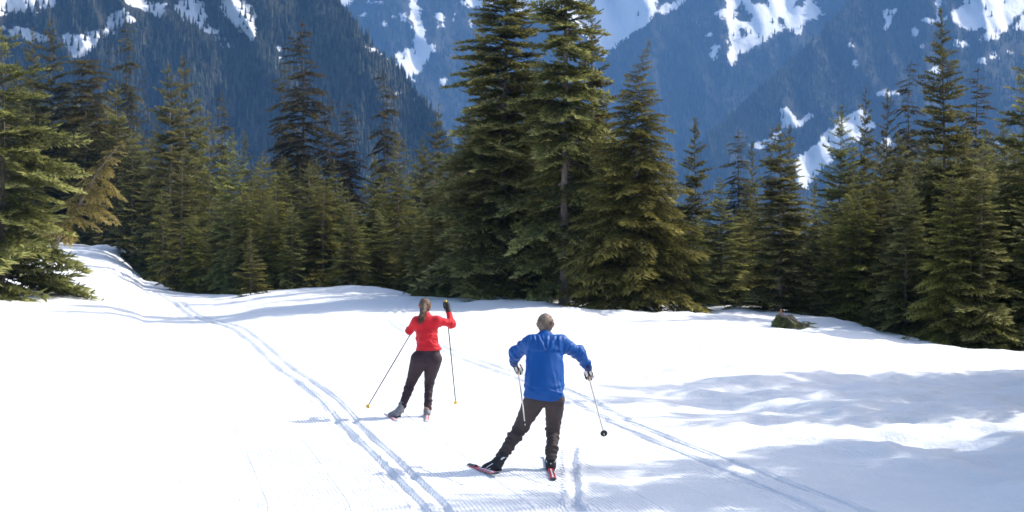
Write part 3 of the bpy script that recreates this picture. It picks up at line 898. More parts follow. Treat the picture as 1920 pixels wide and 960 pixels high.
# tall firs beyond the right edge of the picture: their shadows lie across the snow at the lower right
for (x, y, H, hw, pr) in ((13.2, 21.4, 12.5, 2.0, 'fir3'), (10.6, 18.8, 11, 1.9, 'fir1'), (12.2, 24.6, 9.5, 1.7, 'fir2'), (15.2, 29.2, 14.0, 2.3, 'fir1'), (17.6, 27.6, 15.0, 2.4, 'fir3'),
                          (11.0, 15.6, 9.5, 1.8, 'fir2'), (14.2, 17.6, 14, 2.2, 'fir1'), (18.8, 23.6, 15, 2.3, 'fir2'), (16.0, 20.0, 13.5, 2.2, 'fir1'), (9.6, 16.8, 9.0, 1.7, 'fir3'), (13.0, 19.4, 13.0, 2.2, 'fir2'), (9.2, 14.2, 8, 1.6, 'fir1'), (16.8, 31.6, 15, 2.4, 'fir2'), (19.5, 30.8, 16, 2.6, 'fir1'), (12.6, 27.0, 8.0, 1.7, 'fir3')):
    plant(pr, x, y, H=H, half_w=hw, name='conifer_tree', label="tall fir standing beyond the right edge of the picture", group="firs beyond the right edge")


# the leaning hemlock sapling over the snow bank
def leaning_tree():
    d = 66.0
    pts = [P(*q, d) for q in ((96, 462), (108, 440), (122, 418), (148, 384), (168, 352), (186, 324), (204, 298), (218, 278), (229, 266))]
    base = pts[0].copy(); base[2] = gz(base[0], base[1])
    loc = base.copy()
    path = [p - loc for p in pts]
    path[0] = np.array([-0.1, 0, -0.1])
    path = [np.array(path[0])] + [np.array(p) for p in path[1:]]
    for i, p in enumerate(path): p[1] += 0.25 * math.sin(i * 0.9)
    Hh = path[-1][2]
    r = np.random.default_rng(3)
    PR = make_conifer('leaning', 131, Hh, 1.75, 'hem', M_OCH, bark=M_BARKL, path=path, hb=0.22, nwh=12, per=5, prof=0.75, pitch=(-12, 0), irr=0.35, gap=0.12, trunk_r=0.02, spike=0.05, minlen=0.5)
    e = link("hemlock_sapling", None, loc=tuple(loc))
    tag(e, "leaning ochre hemlock sapling bent over the snow bank at left", "tree")
    link("trunk", PR['trunk'], e); link("crown", PR['crown'], e)


leaning_tree()


def fallen_branches():
    g = unproject(1483, 616)
    loc = np.array([g[0], g[1], gz(*g)])
    e = link("fallen_branch", None, loc=tuple(loc))
    tag(e, "heap of broken fir branches with an orange stub lying on the snow", "branch")
    s = g[1] / F
    def q(px, py, dy=0.0): return np.array([(px - 1483) * s, dy, (616 - py) * s])
    stem = [q(1458, 612, .1), q(1461, 596, .05), q(1463, 588), q(1465, 579)]
    v, f = tube_np(stem, [0.045, 0.045, 0.036, 0.016], 7)
    me = mesh_np("stub", v, f, mats=(simple_mat("torn_orange_wood", (0.42, 0.16, 0.07), 0.8, 0.35, 30, bump=0.01),))
    link("stub", me, e)
    limbs = [([q(1463, 590), q(1480, 596, -.1), (q(1500, 606, -.2)), q(1518, 616, -.25)], 0.05), ([q(1462, 592), q(1472, 594, -.35), q(1484, 606, -.5)], 0.03)]
    prt = [tube_np(a, np.linspace(r0, 0.012, len(a)), 5) for a, r0 in limbs]
    v, f = join(prt)
    link("limb", mesh_np("limb", v, f, mats=(M_BARKL,)), e)
    r = np.random.default_rng(9)
    tris, tips = [], []
    for i in range(84):
        T, tv, ax = TPL['hem' if i % 3 else 'fir'][i % 4]
        if i < 34:                                            # the tent of boughs round the stub
            o = q(1461 + r.uniform(-3, 8), r.uniform(584, 596), r.uniform(-0.12, 0.12))
            az = r.uniform(0, 6.28); pit = math.radians(r.uniform(-80, -48)); L = r.uniform(0.36, 0.56)
        else:                                                 # tufts along the limb
            t = r.random()
            o = q(1470 + 44 * t, np.interp(t, [0, 1], [592, 612]), r.uniform(-0.3, 0.1))
            az = r.uniform(0, 6.28); pit = math.radians(r.uniform(-60, 15)); L = r.uniform(0.22, 0.42)
        ca, sa, cp, sp = math.cos(az), math.sin(az), math.cos(pit), math.sin(pit)
        M = np.array([[ca, -sa, 0], [sa, ca, 0], [0, 0, 1]]) @ np.array([[cp, 0, -sp], [0, 1, 0], [sp, 0, cp]]) * L
        W = T @ M.T + o
        W[..., 2] = np.maximum(W[..., 2], -0.03)
        tris.append(W); tips.append(tv)
    T = np.concatenate(tris)
    link("foliage", mesh_np("heap_foliage", T.reshape(-1, 3), np.arange(len(T) * 3).reshape(-1, 3), {"tip": np.repeat(np.concatenate(tips), 3)}, smooth=False, mats=(M_SPRIG,)), e)


fallen_branches()
# ------------------------------------------------------------------ people: smooth implicit surfaces turned into meshes
def surface_nets(Fv, org, h):
    Fv = Fv.astype(np.float32)
    ins = Fv < 0
    nx, ny, nz = Fv.shape
    cnt = np.zeros((nx - 1, ny - 1, nz - 1), np.float32)
    acc = np.zeros((nx - 1, ny - 1, nz - 1, 3), np.float32)
    cor = [(i, j, k) for i in (0, 1) for j in (0, 1) for k in (0, 1)]
    sl = lambda c: (slice(c[0], nx - 1 + c[0]), slice(c[1], ny - 1 + c[1]), slice(c[2], nz - 1 + c[2]))
    for ax in range(3):
        for c in cor:
            if c[ax]: continue
            e = list(c); e[ax] = 1
            fa, fb = Fv[sl(c)], Fv[sl(e)]
            x = (fa < 0) != (fb < 0)
            t = np.where(x, fa / np.where(x, fa - fb, 1), 0)
            cnt += x
            for a in range(3):
                acc[..., a] += np.where(x, c[a] + (t if a == ax else 0), 0)
    act = cnt > 0
    vid = np.full(act.shape, -1, np.int64)
    vid[act] = np.arange(act.sum())
    base = np.stack(np.nonzero(act), -1).astype(np.float32)
    V = (base + acc[act] / cnt[act][:, None]) * h + org
    faces = []
    def quad(x, s, a, b, c, d):
        q = np.stack([a[x], b[x], c[x], d[x]], -1)
        s_ = s[x]
        q[~s_] = q[~s_][:, ::-1]
        faces.append(q[(q >= 0).all(1)])
    A = ins[:-1, 1:-1, 1:-1]; B_ = ins[1:, 1:-1, 1:-1]
    quad(A != B_, A, vid[:, :-1, :-1], vid[:, 1:, :-1], vid[:, 1:, 1:], vid[:, :-1, 1:])
    A = ins[1:-1, :-1, 1:-1]; B_ = ins[1:-1, 1:, 1:-1]
    quad(A != B_, A, vid[:-1, :, :-1], vid[:-1, :, 1:], vid[1:, :, 1:], vid[1:, :, :-1])
    A = ins[1:-1, 1:-1, :-1]; B_ = ins[1:-1, 1:-1, 1:]
    quad(A != B_, A, vid[:-1, :-1, :], vid[1:, :-1, :], vid[1:, 1:, :], vid[:-1, 1:, :])
    return V, np.concatenate(faces)


def sd_rc(p, a, b, ra, rb, sy=1.0):
    a = np.asarray(a, np.float32); b = np.asarray(b, np.float32)
    s = np.array([1, sy, 1], np.float32)
    q = (p - a) * s
    ba = (b - a) * s
    t = np.clip(q @ ba / max(float(ba @ ba), 1e-9), 0, 1)
    return (np.linalg.norm(q - t[..., None] * ba, axis=-1) - (ra + (rb - ra) * t)) / (1 if sy == 1 else 1.15)


def sd_el(p, c, r):
    r = np.asarray(r, np.float32)
    q = (p - np.asarray(c, np.float32)) / r
    k = np.linalg.norm(q, axis=-1)
    return (k - 1) * float(r.min()) * 1.15


def smin(a, b, k):
    h = np.maximum(k - np.abs(a - b), 0) / k
    return np.minimum(a, b) - h * h * k * 0.25


def blend(p, prims, k):
    f = None
    for pr in prims:
        if pr[0] == 'e': g = sd_el(p, pr[1], pr[2]); kk = pr[3] if len(pr) > 3 else k
        else: g = sd_rc(p, *pr[1:5], *(pr[5:6])); kk = pr[6] if len(pr) > 6 else k
        f = g if f is None else smin(f, g, kk)
    return f


def solid(name, prims, h, k, mat, parent, origin, mod=None, attr=None, pad=0.03):
    lo, hi = np.full(3, 1e9), np.full(3, -1e9)
    for pr in prims:
        if pr[0] == 'e':
            c, r = np.asarray(pr[1]), np.asarray(pr[2])
            lo = np.minimum(lo, c - r); hi = np.maximum(hi, c + r)
        else:
            for c, r in ((pr[1], pr[3]), (pr[2], pr[4])):
                lo = np.minimum(lo, np.asarray(c) - r); hi = np.maximum(hi, np.asarray(c) + r)
    lo = lo - pad; hi = hi + pad
    ax = [np.arange(lo[i], hi[i] + h, h) for i in range(3)]
    p = np.stack(np.meshgrid(*ax, indexing='ij'), -1).astype(np.float32)
    f = blend(p, prims, k)
    if mod is not None: f = mod(p, f)
    V, Fc = surface_nets(f, np.array([a[0] for a in ax]), h)
    at = {n: g(V) for n, g in (attr or {}).items()}
    me = mesh_np(name, V - origin, Fc, at, mats=(mat,))
    return link(name, me, parent)


def folds(p, a, b, freq, amp, seed, stretch=0.35):
    """cloth folds that run round a limb from a to b"""
    a = np.asarray(a, np.float32); b = np.asarray(b, np.float32)
    d = b - a; L = np.linalg.norm(d); d = d / L
    t = (p - a) @ d
    perp = (p - a) - t[..., None] * d
    q = perp * (freq * stretch) + d * (t * freq)[..., None]
    n = vnoise3(q, seed) + 0.5 * vnoise3(q * 2.1, seed + 3)
    return amp * (1 - 2 * np.abs(n)) 


# ---- materials of people and gear
def cloth_mat(name, c, rough=0.6, bump=0.002, bscale=220, sheen=0.0, var=0.08, spec=0.3, dimple=0.004):
    m = NT(name)
    co = m.n("ShaderNodeTexCoord").outputs["Object"]
    f = m.noise(9, co, 4)
    m.set(Base_Color=m.ramp(f, [(0.3, tuple(x * (1 - var) for x in c)), (0.7, tuple(min(1, x * (1 + var)) for x in c))]), Roughness=rough)
    m.b.inputs["Specular IOR Level"].default_value = spec
    if sheen: m.b.inputs["Sheen Weight"].default_value = sheen
    n1 = m.bump(m.noise(bscale, co, 2), bump)
    m.set(Normal=m.bump(m.noise(26, co, 4), dimple, 0.5, n1))
    return m.m


M_BLUE = cloth_mat("blue_nylon", (0.006, 0.080, 0.31), 0.46, 0.001, spec=0.25, dimple=0.0015)
M_NAVY = cloth_mat("navy_cuff", (0.008, 0.022, 0.10), 0.6)
M_RED = cloth_mat("red_fleece", (0.58, 0.008, 0.018), 0.75, 0.002, sheen=0.2)
M_TAUPE = cloth_mat("taupe_trousers", (0.060, 0.045, 0.044), 0.75)
M_PLUM = cloth_mat("dark_plum_trousers", (0.036, 0.021, 0.027), 0.7)
M_SKIN = cloth_mat("skin", (0.52, 0.26, 0.17), 0.5, 0.0005)
M_BLACK = simple_mat("black_rubber", (0.015, 0.015, 0.017), 0.5)
M_WHITE = simple_mat("white_plastic", (0.75, 0.76, 0.78), 0.4, 0.05)
M_SILVER = simple_mat("grey_silver_boot", (0.20, 0.20, 0.225), 0.5, 0.35, 26)
M_YELLOW = simple_mat("yellow_plastic", (0.80, 0.50, 0.02), 0.45, 0.06)
M_GRAPH = simple_mat("graphite_shaft", (0.02, 0.022, 0.022), 0.35, 0.1)
M_ALU = simple_mat("beige_shaft", (0.50, 0.46, 0.40), 0.35, 0.08, spec=0.6)
M_CORK = simple_mat("cork_grip", (0.36, 0.26, 0.17), 0.8, 0.25, 60)
M_GLOVEY = simple_mat("yellow_glove_cuff", (0.70, 0.55, 0.03), 0.7)


def hair_mat(name, a, b, c):
    m = NT(name)
    co = m.n("ShaderNodeTexCoord").outputs["Object"]
    mp = m.n("ShaderNodeMapping"); mp.inputs["Scale"].default_value = (1, 1, 0.16)
    m.l(co, mp.inputs[0])
    f = m.noise(110, mp.outputs[0], 4, 0.7)
    m.set(Base_Color=m.ramp(f, [(0.3, a), (0.5, b), (0.72, c)]), Roughness=0.45, Normal=m.bump(f, 0.008))
    return m.m


M_HAIRM = hair_mat("greying_fair_hair", (0.085, 0.055, 0.038), (0.20, 0.140, 0.098), (0.38, 0.29, 0.215))
M_HAIRW = hair_mat("brown_hair", (0.045, 0.022, 0.013), (0.115, 0.062, 0.036), (0.25, 0.155, 0.095))


def striped(name, a, b):
    m = NT(name)
    s = m.attr("stripe")
    fac = m.math('GREATER_THAN', m.math('FRACT', s), 0.46)
    m.set(Base_Color=m.mix(fac, a, b), Roughness=0.7)
    return m.m


M_STRIPE = striped("black_white_glove", (0.012, 0.012, 0.014), (0.72, 0.70, 0.68))
M_GLOVEK = striped("black_yellow_glove", (0.012, 0.012, 0.012), (0.014, 0.014, 0.014))


def unit(v): v = np.asarray(v, float); return v / np.linalg.norm(v)


def glove(name, parent, origin, wrist, elbow, grip, axis, mat, h=0.0045, stripe=0.042, scale=1.0):
    """a gloved hand with five fingers wrapped round the pole whose axis passes through grip"""
    ax = unit(axis)                                  # along the pole, towards its top
    wd = np.asarray(wrist) - grip
    wd = wd - ax * (wd @ ax)
    out = unit(wd)                                   # from the pole to the palm side
    side = np.cross(ax, out)
    r0 = 0.021 * scale
    kn = grip + out * 0.040 * scale
    prims = [('r', kn - ax * 0.032 * scale, kn + ax * 0.030 * scale, 0.023 * scale, 0.025 * scale),
             ('r', np.asarray(wrist), kn, 0.031 * scale, 0.028 * scale),
             ('r', np.asarray(wrist), kn - ax * 0.03 * scale, 0.029 * scale, 0.022 * scale),
             ('r', np.asarray(wrist) + unit(np.asarray(elbow) - wrist) * 0.045, np.asarray(wrist), 0.036 * scale, 0.033 * scale)]
    fing = []
    for i, (off, ln, rr) in enumerate(((0.034, 0.95, 0.0105), (0.0115, 1.05, 0.011), (-0.0115, 1.0, 0.0105), (-0.033, 0.85, 0.0095))):
        pts = []
        for q in range(5):
            an = q / 4 * math.radians(225) * ln
            rad = (r0 + 0.016 * scale) * (1.12 - 0.12 * q / 4)
            pts.append(grip + ax * (off * scale + 0.002 * math.sin(q + i)) + (out * math.cos(an) + side * math.sin(an)) * rad)
        for q in range(4):
            fing.append(('r', pts[q], pts[q + 1], rr * scale * (1.12 - .07 * q), rr * scale * (1.05 - .07 * q), 1.0, 0.006))
    tb = kn + ax * 0.028 * scale - side * 0.012
    th = [tb, grip + ax * 0.052 * scale - side * 0.030 * scale + out * 0.012, grip + ax * 0.050 * scale - side * 0.026 * scale - out * 0.026 * scale]
    for q in range(2):
        fing.append(('r', th[q], th[q + 1], 0.0135 * scale, 0.0115 * scale, 1.0, 0.008))
    return solid(name, prims + fing, h, 0.022, mat, parent, origin, attr={"stripe": lambda V: ((V - grip) @ unit([0.9, 0.1, 0.42])) / stripe + 10.2})


def pole(label, origin_pt, grip, tip, shaft_mat, grip_mat, basket_mat, group=None, above=0.05, basket_r=0.03, strap=True):
    grip, tip = np.asarray(grip, float), np.asarray(tip, float)
    ax = unit(grip - tip)
    top = grip + ax * above
    e = link("ski_pole", None, loc=tuple(tip))
    tag(e, label, "ski pole", group)
    def part(nm, path, rad, mat, k=10):
        v, f = tube_np(np.array(path) - tip, rad, k)
        # caps
        n = len(path)
        c0, c1 = len(v), len(v) + 1
        v = np.concatenate([v, [np.array(path[0]) - tip, np.array(path[-1]) - tip]])
        cf = [[c0, (j + 1) % k, j, j] for j in range(k)] + [[c1, (n - 1) * k + j, (n - 1) * k + (j + 1) % k, (n - 1) * k + (j + 1) % k] for j in range(k)]
        me = bpy.data.meshes.new(nm)
        me.from_pydata(v.tolist(), [], [tuple(q) for q in f.tolist()] + [tuple(q[:3]) for q in cf])
        for pl in me.polygons: pl.use_smooth = True
        me.materials.append(mat)
        return link(nm, me, e)
    L = np.linalg.norm(top - tip)
    part("shaft", [tip + ax * 0.02, tip + ax * L * .5, top - ax * 0.15], [0.0062, 0.0078, 0.0088], shaft_mat)
    part("grip", [top - ax * 0.155, top - ax * 0.12, top - ax * 0.06, top - ax * 0.012, top, top + ax * 0.006], [0.0115, 0.014, 0.0135, 0.018, 0.017, 0.009], grip_mat)
    part("spike", [tip - ax * 0.015, tip + ax * 0.025], [0.002, 0.005], M_ALU)
    part("basket", [tip + ax * 0.026, tip + ax * 0.03, tip + ax * 0.036, tip + ax * 0.052, tip + ax * 0.07], [basket_r * .82, basket_r, basket_r * .9, basket_r * .45, 0.012], basket_mat, 16)
    if strap:
        s = np.cross(ax, [0, 1, 0]); s = unit(s)
        pts = [top - ax * 0.01, top - ax * 0.015 + s * 0.03, top - ax * 0.055 + s * 0.042, top - ax * 0.10 + s * 0.03, top - ax * 0.115 + s * 0.012]
        part("wrist_strap", pts, [0.004] * 5, M_BLACK, 5)
    return e


def ski(label, tail, front, tilt, colors, group=None, width=0.056, up=0.0):
    """a ski from tail to front (both on its base line), rolled by tilt round its length"""
    tail, front = np.asarray(tail, float), np.asarray(front, float)
    L = np.linalg.norm(front - tail)
    X = (front - tail) / L
    Zr = unit(np.array([0, 0, 1.0]) - X * X[2])
    Yr = np.cross(Zr, X)
    Y = Yr * math.cos(tilt) + Zr * math.sin(tilt)
    Z = np.cross(X, Y)
    e = link("ski", None, loc=tuple(tail))
    tag(e, label, "ski", group)
    n = 60
    t = np.linspace(0, 1, n)
    w = width * (0.86 + 0.14 * np.abs(2 * t - 0.95)) * 0.5
    w = w * np.where(t > 0.93, np.sqrt(np.clip((1 - t) / 0.07, 0.02, 1)), 1) * np.where(t < 0.02, 0.8 + 10 * t, 1)
    zb = 0.012 * np.sin(np.pi * np.clip(t / 0.9, 0, 1)) * 0.4 + 0.055 * np.clip((t - 0.86) / 0.14, 0, 1) ** 2
    th = 0.008 + 0.014 * np.exp(-((t - 0.48) / 0.25) ** 2)
    V, MI = [], []
    for i in range(n):
        c = X * (t[i] * L) + Z * (zb[i] + 0.002)
        V += [c - Y * w[i], c + Y * w[i], c + Y * w[i] * .9 + Z * th[i], c - Y * w[i] * .9 + Z * th[i]]
    Fc = []
    for i in range(n - 1):
        b = i * 4
        col = 2 if t[i] < 0.035 else next(ci for ci, lim in ((0, colors[3]), (1, 2)) if t[i] < lim)
        for q in ((0, 1, 5, 4), (1, 2, 6, 5), (2, 3, 7, 6), (3, 0, 4, 7)):
            Fc.append([b + k for k in q][::-1]); MI.append(col if q != (0, 1, 5, 4) else 2)
    Fc += [[0, 1, 2, 3], [(n - 1) * 4 + k for k in (3, 2, 1, 0)]]; MI += [2, 2]
    link("board", mesh_np("board", np.array(V), np.array(Fc), smooth=False, mats=(colors[0], colors[1], colors[2]), mat_idx=MI), e)
    # pale stripe along the red top, and the binding plate
    def slab(nm, t0, t1, ww, z0, z1, mat):
        vs = []
        for tt in (t0, t1):
            c = X * (tt * L) + Z * (np.interp(tt, t, zb) + np.interp(tt, t, th) + 0.002)
            vs += [c - Y * ww + Z * z0, c + Y * ww + Z * z0, c + Y * ww * .85 + Z * z1, c - Y * ww * .85 + Z * z1]
        fs = [[0, 1, 5, 4], [1, 2, 6, 5], [2, 3, 7, 6], [3, 0, 4, 7], [0, 3, 2, 1], [4, 5, 6, 7]]
        link(nm, mesh_np(nm, np.array(vs), np.array(fs)[:, ::-1], smooth=False, mats=(mat,)), e)
    slab("binding", 0.40, 0.56, 0.017, -0.002, 0.014, colors[4])
    slab("stripe", 0.06, 0.34, 0.009, 0.0006, 0.0018, colors[5])
    return e


def boot(parent, origin, ankle, heel, toe, shaft_dir, mat, sole_mat, cuff_mat, s=1.0):
    ankle, heel, toe = (np.asarray(q, float) for q in (ankle, heel, toe))
    fd = unit(toe - heel)
    up = unit(ankle - heel - fd * ((ankle - heel) @ fd))
    sh = ankle + unit(shaft_dir) * 0.11
    prims = [('r', heel + up * 0.048 * s + fd * 0.04, toe + up * 0.036 * s - fd * 0.035, 0.043 * s, 0.034 * s),
             ('r', heel + up * 0.05 * s + fd * 0.045, ankle + up * 0.01, 0.046 * s, 0.046 * s),
             ('r', ankle, sh, 0.047 * s, 0.052 * s), ('r', ankle + fd * 0.02, heel + fd * 0.16 + up * 0.06 * s, 0.04 * s, 0.034 * s)]
    def mod(p, f):
        d = (p - heel.astype(np.float32)) @ up.astype(np.float32)
        return np.maximum(f, -(d - 0.010)) + 0.0015 * vnoise3(p * 60)
    b = solid("boot", prims, 0.006, 0.03, mat, parent, origin, mod)
    sole = [('r', heel + up * 0.014 + fd * 0.035, heel + up * 0.014 + fd * 0.12, 0.040 * s, 0.034 * s), ('r', heel + up * 0.014 + fd * 0.12, toe + up * 0.014 - fd * 0.035, 0.036 * s, 0.036 * s)]
    def cut(p, f):
        d = (p - heel.astype(np.float32)) @ up.astype(np.float32)
        return np.maximum(f, np.abs(d - 0.012) - 0.011)
    solid("sole", sole, 0.006, 0.02, sole_mat, b, origin, cut)
    if cuff_mat is not None:                          # light ring round the heel and ankle
        c = ankle + unit(shaft_dir) * 0.015
        an = np.linspace(0, 2 * math.pi, 25)
        w = unit(np.cross(fd, up))
        dn = unit(shaft_dir)
        back = -fd
        pts = np.array([c + back * (0.058 - 0.022 * abs(math.sin(a)) + 0.004 * math.cos(a)) + w * 0.040 * s * math.sin(a) + dn * 0.034 * math.cos(a) for a in an])
        v, f = tube_np(pts - origin, np.full(25, 0.0105), 8)
        link("heel_ring", mesh_np("heel_ring", v, f, mats=(cuff_mat,)), b)
    return b


def head_prims(c, fwd, s=1.0):
    """skull, jaw, nose, brow, ears for a head centred at c looking along fwd"""
    f = unit(fwd); w = unit(np.cross(f, [0, 0, 1])); up = np.cross(w, f)
    c = np.asarray(c, float)
    return [('e', c + up * 0.022 * s - f * 0.008 * s, np.array([0.074, 0.090, 0.088]) * s),
            ('e', c - up * 0.030 * s + f * 0.022 * s, np.array([0.062, 0.068, 0.082]) * s),
            ('r', c - up * 0.085 * s + f * 0.050 * s, c - up * 0.080 * s + f * 0.062 * s, 0.030 * s, 0.026 * s),
            ('r', c + f * 0.088 * s + up * 0.008 * s, c + f * 0.104 * s - up * 0.026 * s, 0.010 * s, 0.015 * s, 1.0, 0.015),
            ('r', c + f * 0.080 * s + up * 0.024 * s - w * 0.032 * s, c + f * 0.080 * s + up * 0.024 * s + w * 0.032 * s, 0.013 * s, 0.013 * s, 1.0, 0.02),
            ('r', c + f * 0.083 * s - up * 0.056 * s - w * 0.018 * s, c + f * 0.083 * s - up * 0.056 * s + w * 0.018 * s, 0.010 * s, 0.010 * s, 1.0, 0.01),
            ('r', c + w * 0.078 * s + up * 0.014 * s - f * 0.012 * s, c + w * 0.074 * s - up * 0.026 * s - f * 0.002 * s, 0.015 * s, 0.010 * s, 1.0, 0.008),
            ('r', c + w * 0.092 * s + up * 0.018 * s - f * 0.022 * s, c + w * 0.086 * s - up * 0.014 * s - f * 0.014 * s, 0.011 * s, 0.010 * s, 1.0, 0.006),
            ('r', c - w * 0.078 * s + up * 0.014 * s - f * 0.012 * s, c - w * 0.074 * s - up * 0.026 * s - f * 0.002 * s, 0.015 * s, 0.010 * s, 1.0, 0.008),
            ('r', c - w * 0.092 * s + up * 0.018 * s - f * 0.022 * s, c - w * 0.086 * s - up * 0.014 * s - f * 0.014 * s, 0.011 * s, 0.010 * s, 1.0, 0.006)]


def strands(roots, dirs, ln, wd, rng, curl=0.3, down=0.0):
    """thin bent hair locks as triangles"""
    n = len(roots)
    d = dirs + rng.normal(0, curl, dirs.shape); d /= np.linalg.norm(d, axis=1, keepdims=True)
    L = (ln * rng.uniform(0.6, 1.3, n))[:, None]
    mid = roots + d * L * 0.55
    end = mid + (d + np.array([0, 0, -down])) * L * 0.5
    w = np.cross(d, rng.normal(0, 1, d.shape)); w /= np.linalg.norm(w, axis=1, keepdims=True); w *= wd
    V = np.stack([roots - w, roots + w, mid + w * .8, mid - w * .8, end], 1)
    i = np.arange(n)[:, None] * 5
    return V.reshape(-1, 3), np.concatenate([i + [0, 1, 2], i + [0, 2, 3], i + [3, 2, 4]])


def person_body(parent, origin, J, s=1.0):
    """one continuous body under the clothes"""
    pr = head_prims(J['head'], J['look'], s)
    pr += [('r', J['neck'], J['head'] - np.array([0, 0.0, 0.055]), 0.056 * s, 0.052 * s),
           ('r', J['chest'], J['pelvis'], 0.118 * s, 0.118 * s, 1.6), ('r', J['sl'], J['sr'], 0.055 * s, 0.055 * s),
           ('r', J['neck'] - np.array([0, 0, .04]), J['chest'], 0.055 * s, 0.09 * s, 1.5)]
    for a, b, c in (('sl', 'el', 'wl'), ('sr', 'er', 'wr')):
        pr += [('r', J[a], J[b], 0.046 * s, 0.038 * s), ('r', J[b], J[c], 0.038 * s, 0.027 * s)]
    pr += [('r', J['wl'], J['gl'], 0.024 * s, 0.018 * s), ('r', J['wr'], J['gr'], 0.024 * s, 0.018 * s)]
    for a, b, c, t in (('hl', 'kl', 'al', 'tl'), ('hr', 'kr', 'ar', 'tr')):
        pr += [('r', J[a], J[b], 0.078 * s, 0.052 * s), ('r', J[b], J[c], 0.050 * s, 0.034 * s), ('r', J[c], J[t], 0.034 * s, 0.02 * s)]
    eye = unit(J['look'])
    w = unit(np.cross(eye, [0, 0, 1]))
    def mod(p, f):
        for sg in (-1, 1):
            f = np.maximum(f, -(np.linalg.norm(p - (J['head'] + eye * 0.098 * s + w * 0.031 * sg * s + np.array([0, 0, 0.006])).astype(np.float32), axis=-1) - 0.013 * s))
        return f
    return solid("body", pr, 0.0100, 0.035, M_SKIN, parent, origin, mod)


